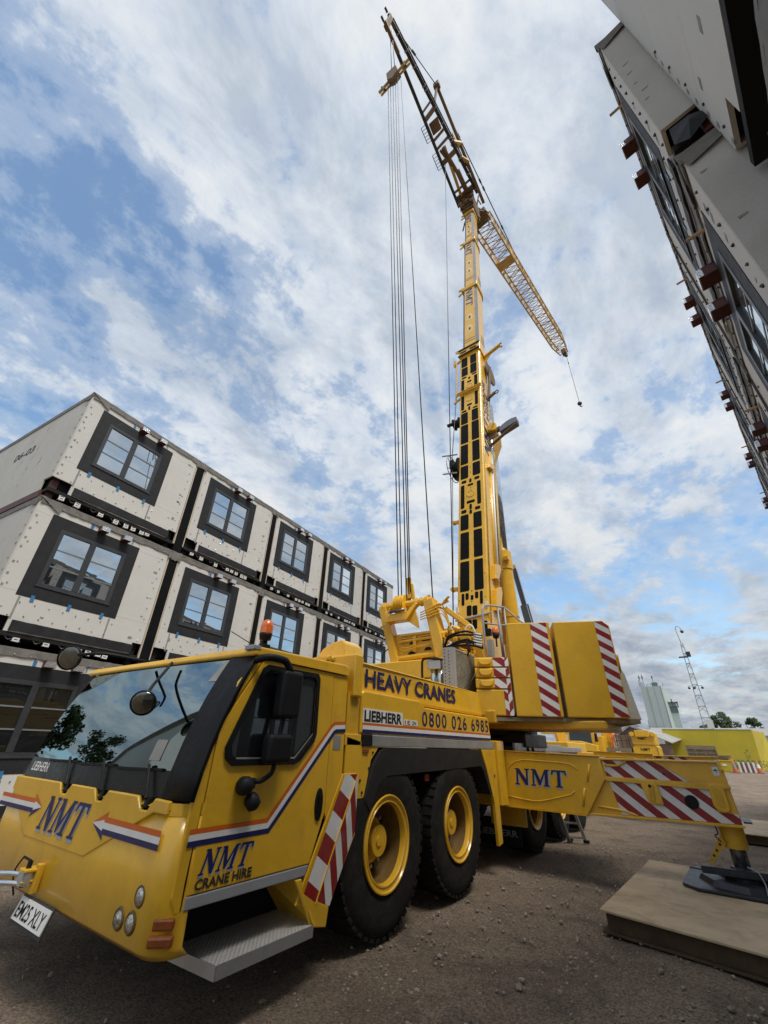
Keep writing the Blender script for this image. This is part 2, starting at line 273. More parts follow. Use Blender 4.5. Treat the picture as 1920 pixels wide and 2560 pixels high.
# ------------------------------------------------------------------ mesh helpers
X3, Y3, Z3 = Vector((1, 0, 0)), Vector((0, 1, 0)), Vector((0, 0, 1))
class MB:
    def __init__(s): s.v = []; s.f = []; s.m = []
    def add(s, vs, fs, mi=0):
        n = len(s.v); s.v += [tuple(v) for v in vs]; s.f += [tuple(i+n for i in f) for f in fs]; s.m += [mi]*len(fs); return s
    def box(s, x0, x1, y0, y1, z0, z1, mi=0):
        vs = [(x, y, z) for x in (x0, x1) for y in (y0, y1) for z in (z0, z1)]
        return s.add(vs, [(0, 1, 3, 2), (4, 6, 7, 5), (0, 4, 5, 1), (2, 3, 7, 6), (0, 2, 6, 4), (1, 5, 7, 3)], mi)
    def obox(s, c, a, b, h, la, lb, lh, mi=0):
        "oriented box: centre, three axes and full lengths"
        c, a, b, h = Vector(c), Vector(a).normalized(), Vector(b).normalized(), Vector(h).normalized()
        vs = [c + a*la/2*i + b*lb/2*j + h*lh/2*k for i in (-1, 1) for j in (-1, 1) for k in (-1, 1)]
        return s.add(vs, [(0, 1, 3, 2), (4, 6, 7, 5), (0, 4, 5, 1), (2, 3, 7, 6), (0, 2, 6, 4), (1, 5, 7, 3)], mi)
    def bar(s, p, q, w, h, up=Z3, mi=0):
        p, q = Vector(p), Vector(q); a = (q-p); L = a.length; a.normalize()
        b = a.cross(Vector(up))
        if b.length < 1e-4: b = a.cross(X3)
        b.normalize(); u = b.cross(a)
        return s.obox((p+q)/2, a, b, u, L, w, h, mi)
    def prism(s, pts, ext, mi=0):
        pts = [Vector(p) for p in pts]; ext = Vector(ext); n = len(pts)
        vs = pts + [p+ext for p in pts]
        fs = [tuple(range(n)), tuple(range(2*n-1, n-1, -1))] + [(i, i+n, (i+1) % n+n, (i+1) % n) for i in range(n)]
        return s.add(vs, fs, mi)
    def poly(s, pts, mi=0): return s.add(pts, [tuple(range(len(pts)))], mi)
    def tube(s, p, q, r, n=8, r2=None, mi=0, caps=True):
        p, q = Vector(p), Vector(q); a = (q-p).normalized(); r2 = r if r2 is None else r2
        b = a.cross(Z3 if abs(a.z) < 0.9 else X3).normalized(); c = a.cross(b)
        vs = []
        for k in range(n):
            t = 2*math.pi*k/n; d = b*math.cos(t)+c*math.sin(t); vs += [p+d*r, q+d*r2]
        fs = [(2*k, 2*k+1, (2*k+3) % (2*n), (2*k+2) % (2*n)) for k in range(n)]
        if caps: fs += [tuple(2*k for k in range(n)), tuple(2*k+1 for k in range(n-1, -1, -1))]
        return s.add(vs, fs, mi)
    def path(s, pts, r, n=6, mi=0, sub=3):
        "one continuous round bar through the points, bends eased"
        P = [Vector(p) for p in pts]
        if len(P) > 2 and sub > 1:
            Q = []
            for i in range(len(P)-1):
                p0, p1, p2, p3 = P[max(0, i-1)], P[i], P[i+1], P[min(len(P)-1, i+2)]; L = (p2-p1).length
                m1 = (p2-p0); m2 = (p3-p1); m1 = m1.normalized()*L*.6 if m1.length else m1; m2 = m2.normalized()*L*.6 if m2.length else m2
                for k in range(sub):
                    t = k/sub; h00, h10, h01, h11 = 2*t**3-3*t*t+1, t**3-2*t*t+t, -2*t**3+3*t*t, t**3-t*t
                    Q.append(p1*h00+m1*h10+p2*h01+m2*h11)
            P = Q+[P[-1]]
        T = [(P[min(i+1, len(P)-1)]-P[max(i-1, 0)]).normalized() for i in range(len(P))]
        b = T[0].cross(Z3 if abs(T[0].z) < .9 else X3).normalized(); vs = []
        for p, t in zip(P, T):
            b = (b - t*b.dot(t)).normalized(); c = t.cross(b)
            vs += [p+(b*math.cos(2*math.pi*k/n)+c*math.sin(2*math.pi*k/n))*r for k in range(n)]
        m = len(P); fs = [(i*n+k, i*n+(k+1) % n, (i+1)*n+(k+1) % n, (i+1)*n+k) for i in range(m-1) for k in range(n)]
        fs += [tuple(range(n-1, -1, -1)), tuple((m-1)*n+k for k in range(n))]
        return s.add(vs, fs, mi)
    def loose(s):
        "the separate pieces of the shape, each as a shape of its own"
        par = list(range(len(s.v)))
        def find(i):
            while par[i] != i: par[i] = par[par[i]]; i = par[i]
            return i
        for f in s.f:
            for i in f[1:]: par[find(i)] = find(f[0])
        gr = {}
        for f, m in zip(s.f, s.m): gr.setdefault(find(f[0]), []).append((f, m))
        out = []
        for fs in gr.values():
            ids = sorted({i for f, _ in fs for i in f}); mp = {i: k for k, i in enumerate(ids)}; b = MB()
            b.v = [s.v[i] for i in ids]; b.f = [tuple(mp[i] for i in f) for f, _ in fs]; b.m = [m for _, m in fs]; out.append(b)
        return out
    def lathe(s, prof, org, ax, n=24, mi=0, close=False):
        "prof: list of (radius, distance along axis)"
        org, a = Vector(org), Vector(ax).normalized()
        b = a.cross(Z3 if abs(a.z) < 0.9 else X3).normalized(); c = a.cross(b); m = len(prof); vs = []
        for k in range(n):
            t = 2*math.pi*k/n; d = b*math.cos(t)+c*math.sin(t)
            vs += [org + a*h + d*r for r, h in prof]
        fs = [(k*m+i, k*m+i+1, ((k+1) % n)*m+i+1, ((k+1) % n)*m+i) for k in range(n) for i in range(m-1)]
        if close: fs += [(k*m+m-1, k*m, ((k+1) % n)*m, ((k+1) % n)*m+m-1) for k in range(n)]
        return s.add(vs, fs, mi)
    def ball(s, c, r, n=12, sz=1.0, mi=0):
        prof = [(max(1e-4, r*math.sin(math.pi*i/8)), -r*sz*math.cos(math.pi*i/8)) for i in range(9)]
        return s.lathe(prof, c, (0, 0, 1), n, mi)
    def mesh(s, name, mats, smooth=False, uv=None):
        me = bpy.data.meshes.new(name); me.from_pydata(s.v, [], s.f)
        for m in (mats if isinstance(mats, (list, tuple)) else [mats]): me.materials.append(m)
        if any(s.m): me.polygons.foreach_set('material_index', s.m)
        bm = bmesh.new(); bm.from_mesh(me); bmesh.ops.recalc_face_normals(bm, faces=bm.faces); bm.to_mesh(me); bm.free()
        if smooth: me.polygons.foreach_set('use_smooth', [True]*len(me.polygons))
        if uv:
            o, u, v = Vector(uv[0]), Vector(uv[1]), Vector(uv[2]); L = me.uv_layers.new(name='UVMap')
            for lp in me.loops:
                d = me.vertices[lp.vertex_index].co - o; L.data[lp.index].uv = (d.dot(u), d.dot(v))
        me.update()
        return me
def link(name, me, parent=None, bevel=0.0, seg=2, kind=None, smooth_angle=None):
    o = bpy.data.objects.new(name, me); COL.objects.link(o)
    if parent is not None:
        o.parent = parent
        if parent.parent is None: o.matrix_parent_inverse = parent.matrix_basis.inverted()
    if bevel:
        b = o.modifiers.new('bevel', 'BEVEL'); b.width = bevel; b.segments = seg; b.limit_method = 'ANGLE'; b.angle_limit = math.radians(40); b.harden_normals = False
    if kind: o['kind'] = kind
    return o
def build(name, mb, mats, parent=None, smooth=False, bevel=0.0, seg=2, uv=None, kind=None, label=None):
    o = link(name, mb.mesh(name, mats, smooth, uv), parent, bevel, seg, kind)
    if label: o['label'] = label
    return o
def pieces(name, mb, mats, parent=None, **kw):
    return [build(name, p, mats, parent, **kw) for p in mb.loose()]
def autosmooth(o, ang=35):
    me = o.data; me.polygons.foreach_set('use_smooth', [True]*len(me.polygons))
    me.set_sharp_from_angle(angle=math.radians(ang))
    return o
def thing(name, label, cat, loc=(0, 0, 0), rotz=0.0, group=None):
    o = bpy.data.objects.new(name, None); COL.objects.link(o); o.location = loc; o.rotation_euler = (0, 0, rotz)
    o.empty_display_size = 0.3
    return tag(o, label, cat, group)
def tag(o, label, cat, group=None):
    o['label'] = label; o['category'] = cat
    if group: o['group'] = group
    return o
def setting(name, mb, m, **kw):
    o = build(name, mb, m, **kw); o['kind'] = 'structure'; return o

def text_mb(txt, org, ux, uy, w, h, bold=0.0, space=1.0, shear=0.0):
    "lettering of a given width and height, laid flat on the plane org + a*ux + b*uy"
    cu = bpy.data.curves.new('lettering', 'FONT'); cu.body = txt; cu.size = 1.0; cu.offset = bold; cu.space_character = space; cu.shear = shear; cu.resolution_u = 3
    ob = bpy.data.objects.new('lettering', cu); COL.objects.link(ob)
    dg = bpy.context.evaluated_depsgraph_get(); me = bpy.data.meshes.new_from_object(ob.evaluated_get(dg))
    bpy.data.objects.remove(ob); bpy.data.curves.remove(cu)
    xs = [v.co.x for v in me.vertices]; ys = [v.co.y for v in me.vertices]
    sx, sy = w/(max(xs)-min(xs)), h/(max(ys)-min(ys)); ux, uy, org = Vector(ux), Vector(uy), Vector(org)
    b = MB(); b.add([org + ux*((v.co.x-min(xs))*sx) + uy*((v.co.y-min(ys))*sy) for v in me.vertices], [tuple(p.vertices) for p in me.polygons])
    bpy.data.meshes.remove(me)
    return b
GLYPH = {
 'N': ([(0, 0), (.30, 0), (.30, .06), (.20, .09), (.20, .70), (.64, 0), (.79, 0), (.79, .91), (.88, .94), (.88, 1), (.58, 1), (.58, .94), (.68, .91), (.68, .36), (.26, 1), (0, 1), (0, .94), (.09, .9), (.09, .09), (0, .06)], 0.0),
 'M': ([(0, 0), (.28, 0), (.28, .06), (.19, .09), (.19, .74), (.45, .05), (.55, .05), (.80, .74), (.80, .09), (.71, .06), (.71, 0), (1.08, 0), (1.08, .06), (.99, .09), (.99, .91), (1.08, .94), (1.08, 1), (.80, 1), (.54, .36), (.28, 1), (0, 1), (0, .94), (.09, .91), (.09, .09), (0, .06)], 0.98),
 'T': ([(.24, 0), (.64, 0), (.64, .06), (.53, .09), (.53, .90), (.72, .90), (.80, .72), (.87, .72), (.84, 1), (.04, 1), (.01, .72), (.08, .72), (.16, .90), (.35, .90), (.35, .09), (.24, .06)], 2.14)}
def nmt(parent, org, ux, uy, w, h, shear, nrm, shadow=(0.05, -0.08)):
    org, ux, uy, nrm = Vector(org), Vector(ux), Vector(uy), Vector(nrm)
    a, b = MB(), MB()
    for ch in 'NMT':
        pts, adv = GLYPH[ch]
        P = lambda u, v: org + ux*((u+adv)/3.0*w + shear*v*h) + uy*(v*h)
        a.poly([P(u, v) + nrm*0.0045 for u, v in pts])
        b.poly([P(u+shadow[0], v+shadow[1]) + nrm*0.0025 for u, v in pts])
    build('lettering', a, BLUE, parent); build('lettering_shadow', b, LBLUE, parent)
# ------------------------------------------------------------------ ground
def make_ground():
    b = MB(); n = 168
    xs = [-60 + .5*i for i in range(n+1)]; ys = [-12 + .5*i for i in range(n+1)]
    vs = []
    for y in ys:
        for x in xs:
            z = 0.035*noise.noise(Vector((x*0.35, y*0.35, 0.3))) + 0.018*noise.noise(Vector((x*1.1, y*1.1, 4.0)))
            for k, xr in enumerate((-1.9, -.35)):
                dxr = x - (xr + .5*math.sin(y*.21+k*.2) - .035*(y-6)); z -= .03*math.exp(-(dxr/.34)**2)
            vs.append((x, y, z - 0.012))
    fs = [(j*(n+1)+i, j*(n+1)+i+1, (j+1)*(n+1)+i+1, (j+1)*(n+1)+i) for j in range(n) for i in range(n)]
    x0, x1, y0, y1 = xs[0], xs[-1], ys[0], ys[-1]; k = len(vs)
    b.add(vs, fs)
    # the sheet runs on to the horizon round the finer patch
    R = 1500; z = -0.05
    b.add([(-R, -R, z), (R, -R, z), (R, y0+.5, z), (-R, y0+.5, z)], [(0, 1, 2, 3)])
    b.add([(-R, y1-.5, z), (R, y1-.5, z), (R, R, z), (-R, R, z)], [(0, 1, 2, 3)])
    b.add([(-R, y0+.5, z), (x0+.5, y0+.5, z), (x0+.5, y1-.5, z), (-R, y1-.5, z)], [(0, 1, 2, 3)])
    b.add([(x1-.5, y0+.5, z), (R, y0+.5, z), (R, y1-.5, z), (x1-.5, y1-.5, z)], [(0, 1, 2, 3)])
    o = setting('ground', b, GROUND, smooth=True)
make_ground()
def make_stones():
    b = MB(); rnd = random.Random(3)
    def rock(x, y, r):
        ico = [(0, 0, 1), (.9, 0, .35), (.28, .85, .4), (-.72, .52, .3), (-.7, -.5, .38), (.3, -.84, .33), (.7, .5, -.4), (-.28, .85, -.4), (-.9, 0, -.4), (-.28, -.85, -.4), (.7, -.5, -.4)]
        a = rnd.random()*6.3; ca, sa = math.cos(a), math.sin(a); e = (rnd.uniform(.7, 1.3), rnd.uniform(.7, 1.3), rnd.uniform(.5, .9))
        vs = []
        for px, py, pz in ico:
            k = r*rnd.uniform(.8, 1.2); X, Y, Zz = px*e[0]*k, py*e[1]*k, pz*e[2]*k
            vs.append((x+X*ca-Y*sa, y+X*sa+Y*ca, r*.12+Zz))
        fs = [(0, 1, 2), (0, 2, 3), (0, 3, 4), (0, 4, 5), (0, 5, 1), (1, 6, 2), (2, 6, 7), (2, 7, 3), (3, 7, 8), (3, 8, 4), (4, 8, 9), (4, 9, 5), (5, 9, 10), (5, 10, 1), (1, 10, 6)]
        b.add(vs, fs)
    for _ in range(6500):
        y = rnd.uniform(1.6, 11) if rnd.random() < .75 else rnd.uniform(10, 30)
        x = rnd.uniform(-3.0, 1.2) if rnd.random() < .7 else rnd.uniform(-9, 1.5)
        rock(x, y, min(.026, .004 + rnd.expovariate(1/.0052)))
    for _ in range(220): rock(rnd.gauss(-1.6, .7), rnd.gauss(9.6, 1.0), rnd.uniform(.006, .018))
    o = build('loose_stones', b, STONE, kind='stuff'); tag(o, 'loose grey stones and grit scattered over the brown yard ground', 'stones')
make_stones()

# ------------------------------------------------------------------ housing modules
CACHE = {}
def part(name, key, fn, mats, parent, smooth=False, bevel=0.0, kind=None):
    k = (name, key)
    if k not in CACHE: CACHE[k] = fn().mesh(name, mats, smooth)
    o = link(name, CACHE[k], parent, bevel, 1, kind); o.matrix_parent_inverse = Matrix.Identity(4)
    return o
def strip_mb(x0, x1, ztop, zbot, y0, th, seed, jit=0.012, step=0.12, wav=0.006):
    "a flexible strip: uneven lower edge and slight ripples"
    r = random.Random(seed); n = max(2, int((x1-x0)/step)); b = MB(); vs = []
    for i in range(n+1):
        x = x0+(x1-x0)*i/n; w = r.uniform(-wav, wav); zb = zbot + r.uniform(-jit, jit)
        vs += [(x, y0+w*.4, ztop+r.uniform(-jit, jit)*.4), (x, y0+w, zb), (x, y0+w+th, zb), (x, y0+th+w*.4, ztop)]
    fs = [(0, 1, 2, 3), (4*n, 4*n+3, 4*n+2, 4*n+1)]
    for i in range(n):
        for a, c in ((0, 1), (1, 2), (2, 3), (3, 0)): fs.append((4*i+a, 4*i+c, 4*i+4+c, 4*i+4+a))
    return b.add(vs, fs)
MH = 2.66
def make_module(name, label, loc, rotz, W, wx, key, group, end=None, depth=9.0, gap=0.0, H=MH, window=True, boltm=None, pipe=False, wz=(0.70, 2.41), ww=1.90, row=0, ntape=3, text=None, stub_len=0.17, band=True, glass=None):
    t = thing(name, label, 'housing module', loc, rotz, group)
    z0, z1 = wz; sd = hash(key) % 1000 if not isinstance(key, int) else key
    kk = (key, W, end, H)
    x0w, x1w = wx, wx+ww
    ins = 0.245
    def core():
        b = MB(); b.box(0.06, W-0.06, 0.14, depth-.03, 0.10, H-.02)
        b.box(0.06, W-.06, 0.034, .14, z0-.3 if False else .32, z0-.002) if window else None
        return b
    part('module_core', kk, core, VOID, t)
    if window:
        g = .0015
        def bot(): return MB().prism([(0, 0, .30), (.37, 0, .30), (.37, 0, .05), (W-.22, 0, .05), (W-.22, 0, .30), (W, 0, .30), (W, 0, z0+.06), (0, 0, z0+.06)], (0, .032, 0))
        part('facade_board', kk+('b',), bot, BOARD, t)
        part('facade_board', kk+('l',), lambda: MB().box(0, x0w+.06, 0, .032, z0+.063, z1-.06), BOARD, t)
        part('facade_board', kk+('r',), lambda: MB().box(x1w-.06, W, 0, .032, z0+.063, z1-.06), BOARD, t)
        part('facade_board', kk+('t',), lambda: MB().box(0, W, 0, .032, z1-.057, H-.03), BOARD, t)
        def sur():
            b = MB(); a0, a1, c0, c1 = x0w, x1w, z0, z1; i = ins; y0, y1 = -.005, .10
            b.box(a0, a1, y0, .0, c0, c0+i); b.box(a0, a1, y0, .0, c1-i, c1); b.box(a0, a0+i, y0, .0, c0+i, c1-i); b.box(a1-i, a1, y0, .0, c0+i, c1-i)
            for q in ((a0+i-.004, a0+i, c0+i, c1-i), (a1-i, a1-i+.004, c0+i, c1-i)): b.box(q[0], q[1], 0, y1, q[2], q[3])
            b.box(a0+i, a1-i, 0, y1, c0+i-.004, c0+i); b.box(a0+i, a1-i, 0, y1, c1-i, c1-i+.004)
            return b
        part('window_surround', kk, sur, MEMB, t)
        fx0, fx1, fz0, fz1 = x0w+ins, x1w-ins, z0+ins, z1-ins; mx = (fx0+fx1)/2 - .02
        def frame():
            b = MB(); y0, y1 = -.010, .075
            b.box(fx0, fx1, y0, y1, fz0, fz0+.075); b.box(fx0, fx1, y0, y1, fz1-.075, fz1); b.box(fx0, fx0+.075, y0, y1, fz0+.075, fz1-.075); b.box(fx1-.075, fx1, y0, y1, fz0+.075, fz1-.075)
            b.box(mx-.055, mx+.055, y0-.004, y1, fz0+.075, fz1-.075); b.box(fx0-.02, fx1+.02, y0-.012, y0, fz0-.012, fz0+.02)
            for xx in (fx0+.22, mx-.18, mx+.2, fx1-.25): b.box(xx, xx+.035, y0-.004, y0, fz0+.035, fz0+.047)
            return b
        wn = part('window', kk, frame, FRAME, t, bevel=.006)
        for i, (a, c) in enumerate(((fx0+.075, mx-.055), (mx+.055, fx1-.075))):
            part('pane', kk+(i,), lambda a=a, c=c, i=i: MB().poly([(a, .014+.003*i, fz0+.075), (c, .016-.002*i, fz0+.075), (c, .018, fz1-.075), (a, .014, fz1-.075)]), glass or WINGLASS, wn)
            for j in (1, 2):
                zz = fz0+.075 + (fz1-fz0-.15)*j/3
                part('glazing_bar', kk+(i, j), lambda a=a, c=c, zz=zz: MB().box(a, c, .004, .011, zz-.013, zz+.013), GBAR, wn)
    else:
        part('facade_board', kk+('f',), lambda: MB().prism([(0, 0, .30), (.37, 0, .30), (.37, 0, .05), (W-.22, 0, .05), (W-.22, 0, .30), (W, 0, .30), (W, 0, H-.03), (0, 0, H-.03)], (0, .032, 0)), BOARD, t)
    # seams taped over on the facade below and above the window
    def seams():
        b = MB()
        for x, a, c in ((x0w+.08, .26, z0-.02), (x1w-.12, .26, z0-.02), (x0w+.75, z1+.02, H-.1), (x1w-.2, z1+.02, H-.1)): b.box(x-.018, x+.018, -.0025, 0, a, c)
        r = random.Random(sd)
        for _ in range(9):
            x, z = r.uniform(.1, W-.2), r.choice((r.uniform(.32, z0-.05), r.uniform(.4, H-.3))); 
            if x0w-.1 < x < x1w+.1 and z0-.1 < z < z1+.1: x = W-.2
            s = r.uniform(.015, .05); b.box(x-s, x+s, -.002, 0, z-s*.6, z+s*.6)
        return b
    part('seam_tape', kk, seams, PATCH, t, kind='stuff')
    def bolts():
        b = MB(); r = random.Random(sd+5)
        for k in range(9):
            for x in (W-.13,): b.tube((x+r.uniform(-.02, .02), -.012, .36+k*.25), (x, .0, .36+k*.25), .013, 6)
        for k in range(8):
            b.tube((x0w+.12+k*.25, -.012, z0-.12+r.uniform(-.03, .03)), (x0w+.12+k*.25, 0, z0-.12), .012, 6); b.tube((x0w+.02+k*.25, -.012, .34+r.uniform(-.03, .03)), (x0w+.02+k*.25, 0, .34), .012, 6)
        for k in range(5): b.tube((.10, -.012, .45+k*.42), (.10, 0, .45+k*.42), .013, 6)
        for k in range(11): b.tube((.15+k*(W-.3)/10, -.03, H-.10+r.uniform(-.012, .012)), (.15+k*(W-.3)/10, -.01, H-.10), .012, 6)
        return b
    part('fixing_bolts', kk, bolts, boltm or BOLT, t, kind='stuff')
    if band: part('base_membrane', kk, lambda: strip_mb(.43, W-.20, .25, .07, -.022, .018, sd, .010), MEMB, t)
    part('roof_membrane', kk, lambda: strip_mb(0.0, W+gap*.5, H+.02, H-.125, -.020, .014, sd+1, .016, wav=.009), FELT, t)
    part('roof_sheet', kk, lambda: MB().box(-.015, W+.02, -.02, depth, H-.02, H+.012), FELT, t)
    part('floor_deck', kk, lambda: MB().box(.01, W-.01, .003, depth-.05, -.03, .046), VOID, t)  # underside blackened: its shade is put into the colour
    for i, (a, c) in enumerate(((.05, .17), (W-.17, W-.05))):
        part('corner_post', kk+(i,), lambda a=a, c=c: MB().box(a, c, .10, .22, -.20, .30), OXIDE if (i == 0 and end == 0) or (i == 1 and end == 1) else VOID, t)  # posts away from an end wall go black to paint the notch shade
    if row:
        rr = random.Random(sd+9); xs = [.30, .62, 1.12, 1.52+rr.uniform(-.05, .05), 1.72, 1.90, 2.12, 2.26]
        for i, x in enumerate(xs):
            if x > W-.35: continue
            def ang(i=i):
                b = MB(); b.box(-.055, .055, -.004, .004, -.062, .062, 0); b.box(-.055, .055, .004, .05, -.062, -.056, 0)
                b.box(-.032, .032, -.0055, -.004, .012, .026, 1); b.box(-.032, .032, -.0055, -.004, -.034, -.020, 1); return b
            a = part('angle_bracket', 'std', ang, [ANGLE, VOID], t)
            a.matrix_parent_inverse = Matrix.Identity(4); a.location = (x, .01, -.055 + rr.uniform(-.02, .02)); a.rotation_euler = (0, rr.uniform(-.08, .08), 0)
        def cable():
            b = MB(); r2 = random.Random(sd+2)
            for x in (.40, .85, 1.30): b.path([(x, .03, .02), (x+.10, .03, -.08), (x+.22, .03, -.02+r2.uniform(-.04, .03)), (x+.30, .03, -.10)], .006, 5)
            return b
        part('loose_cable', kk, cable, GREYP, t)
    for i, x in enumerate((W*.43, W*.605)):
        def stub():
            b = MB(); L = stub_len; b.box(-.085, .085, -L, -.001, -.055, .055); b.box(-.085, .085, -L+.01, -.001, .055, .075); return b
        s = part('lifting_stub', (stub_len,), stub, OXIDE, t, bevel=.004)
        s.matrix_parent_inverse = Matrix.Identity(4); s.location = (x, 0, H-.20)
        f = part('foil_cap', (stub_len, i), lambda: MB().box(-.09, .09, -stub_len-.006, -stub_len*.72, -.045, .062), FOIL, s)
        f.matrix_parent_inverse = Matrix.Identity(4)
    for i in range(ntape):
        x = x0w + .28 + i*.66
        a = part('tape_tab', 'low', lambda: MB().box(-.032, .032, -.0115, -.0085, -.075, .045), TAPE, t)
        a.matrix_parent_inverse = Matrix.Identity(4); a.location = (x, 0, z0+.005); a.rotation_euler = (0, random.uniform(-.15, .15), 0)
        if i < 2:
            a = part('tape_tab', 'high', lambda: MB().box(-.03, .03, -.003, -.0005, -.06, .05), TAPE, t)
            a.matrix_parent_inverse = Matrix.Identity(4); a.location = (W*.36+i*W*.27, 0, H-.20)
    if pipe:
        p = part('pipe_stub', 'std', lambda: MB().tube((0, 0, 0), (0, -.14, 0), .017, 10), WOOD, t)
        p.matrix_parent_inverse = Matrix.Identity(4); p.location = (W-.62, 0, H-.14)
    if end is not None:
        xe = 0.0 if end == 0 else W; sg = -1 if end == 0 else 1; r = random.Random(sd)
        n = int(depth/.6)
        for i in range(n):
            a, c = .001+i*.6, .6+i*.6-.005
            def eb(a=a, c=c):
                b = MB(); zb = .30 if a < .3 else .0
                b.box(min(xe, xe+sg*.03), max(xe, xe+sg*.03), a, c, .02, H-.04); return b
            if i == 0:
                def eb(a=a, c=c):
                    return MB().prism([(xe, a, .30), (xe, .34, .30), (xe, .34, .02), (xe, c, .02), (xe, c, H-.04), (xe, a, H-.04)], (sg*.03, 0, 0))
            part('end_board', kk+(i,), eb, ENDBOARD, t)
        def pat():
            b = MB(); xx = xe+sg*.0325; lo, hi = min(xe+sg*.03, xx), max(xe+sg*.03, xx); sc = .55 if end else 1.0
            for k in range(9):
                if end and r.random() < .45: continue
                z = .42+k*.235+r.uniform(-.05, .05); hh = r.uniform(.015, .04)*sc; y0 = r.uniform(.03, .06); y1 = y0+r.uniform(.04, .10)*sc
                b.prism([(lo, y0, z-hh), (lo, y1, z-hh*r.uniform(.4, 1.2)), (lo, y1*1.05, z+hh*.6), (lo, y0, z+hh)], (hi-lo, 0, 0))
                if not end: b.box(.02, .06, -.0025, 0, z-.08, z-.03)
            for k in range(26):
                y, z = .6*r.randint(1, 9)+r.uniform(-.02, .02), r.uniform(.2, H-.3); b.box(lo, hi, y-.010, y+.010, z-.05, z+.05)
            return b
        part('filler_patches', kk, pat, PATCH, t, kind='stuff')
        part('base_beam', kk, lambda: MB().box(min(xe, xe+sg*.05), max(xe, xe+sg*.05), .20, depth, -.17, -.005), OXIDE, t)
        part('end_flashing', kk, lambda: MB().box(min(xe+sg*.031, xe+sg*.045), max(xe+sg*.031, xe+sg*.045), -.02, depth, H-.11, H+.02), FELT, t)
        def fold():
            b = MB(); b.poly([(xe-sg*.02, -.03, H+.025), (xe+sg*.06, -.035, H+.02), (xe+sg*.07, .30, H-.14), (xe+sg*.05, .02, H-.20)]); b.poly([(xe-sg*.02, -.03, H+.025), (xe+sg*.06, -.035, H+.02), (xe-sg*.38, -.032, H-.22), (xe-sg*.40, -.03, H-.02)]); return b
        part('membrane_fold', kk, fold, FELT, t)
        if end == 1:
            def flap():
                b = MB(); x0 = xe+sg*.03
                b.add([(x0, .02, -.02), (x0+sg*.05, .10, -.17), (x0+sg*.07, .24, -.10), (x0+sg*.03, .30, .05), (x0+sg*.0, .19, .22), (x0-sg*.02, .05, .26), (x0+sg*.09, .15, .0)], [(0, 1, 6), (1, 2, 6), (2, 3, 6), (3, 4, 6), (4, 5, 6), (5, 0, 6)])
                b.add([(x0, .30, -.20), (x0+sg*.13, .42, -.34), (x0+sg*.10, .86, -.12), (x0+sg*.02, .80, .02), (x0+sg*.05, .5, -.02)], [(0, 1, 4), (1, 2, 4), (2, 3, 4)]); return b
            for p_ in flap().loose(): part('torn_membrane', kk+(len(p_.v),), lambda p_=p_: p_, MEMB, t)
    if gap:
        part('joint_membrane', kk, lambda: MB().box(W+.042, W+gap-.042, -.010, .05, -.22, H-.10), MEMBB, t)
        for i, x in enumerate((W+.012, W+gap-.040)):
            part('joint_batten', kk+(i,), lambda x=x: MB().box(x, x+.028, -.004, .05, .0, H-.12), BATTEN, t)
        part('joint_flashing', kk, lambda: strip_mb(W-.02, W+gap+.02, H+.02, H-.20, -.022, .02, sd+3, .03, .05, .02), FELT, t)
    if text:
        build_txt = text_mb(text, (-.0325, 2.0+1.05, 1.62), (0, -1, 0), (0, 0, 1), 1.05, .24, .02)
        o = build('stencil_lettering', build_txt, BLACK, t); o.matrix_parent_inverse = Matrix.Identity(4)
    return t

ROWZ = [.27, 3.15, 6.03]; ROWN = ['ground level', 'middle row', 'top row']
def left_stack():
    th = math.radians(5.56); u = Vector((-math.sin(th), math.cos(th), 0)); n = Vector((math.cos(th), math.sin(th), 0))
    cols = [(2.80, 2.96, .30), (6.08, 2.86, .22), (9.22, 2.74, .17), (12.27, 2.67, .15), (15.22, 2.66, .15)]
    coln = ['nearest column', 'second column from the near end', 'middle column', 'fourth column', 'farthest column']
    for r in range(3):
        for c, (s, W, wx) in enumerate(cols):
            p = n*-9.7 + u*s; p.z = ROWZ[r]
            gap = cols[c+1][0]-s-W if c < 4 else 0
            lab = 'pale board module with grey-framed window, left stack, %s, %s' % (ROWN[r], coln[c])
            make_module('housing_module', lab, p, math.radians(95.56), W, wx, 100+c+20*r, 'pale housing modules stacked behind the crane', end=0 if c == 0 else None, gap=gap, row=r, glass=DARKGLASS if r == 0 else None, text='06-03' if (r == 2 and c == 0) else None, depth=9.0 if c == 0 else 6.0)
    # the stack's plinth blocks
    for c, (s, W, wx) in enumerate(cols):
        p = n*-9.7 + u*(s+.1); b = MB(); b.box(0, .4, .1, .5, 0, .268); b.box(W-.6, W-.2, .1, .5, 0, .268)
        o = build('bearing_block', b, PATCH); o.location = (p.x, p.y, 0); o.rotation_euler = (0, 0, math.radians(95.56)); tag(o, 'concrete bearing blocks under the left stack, %s' % coln[c], 'concrete block', 'bearing blocks under the left stack')
left_stack()
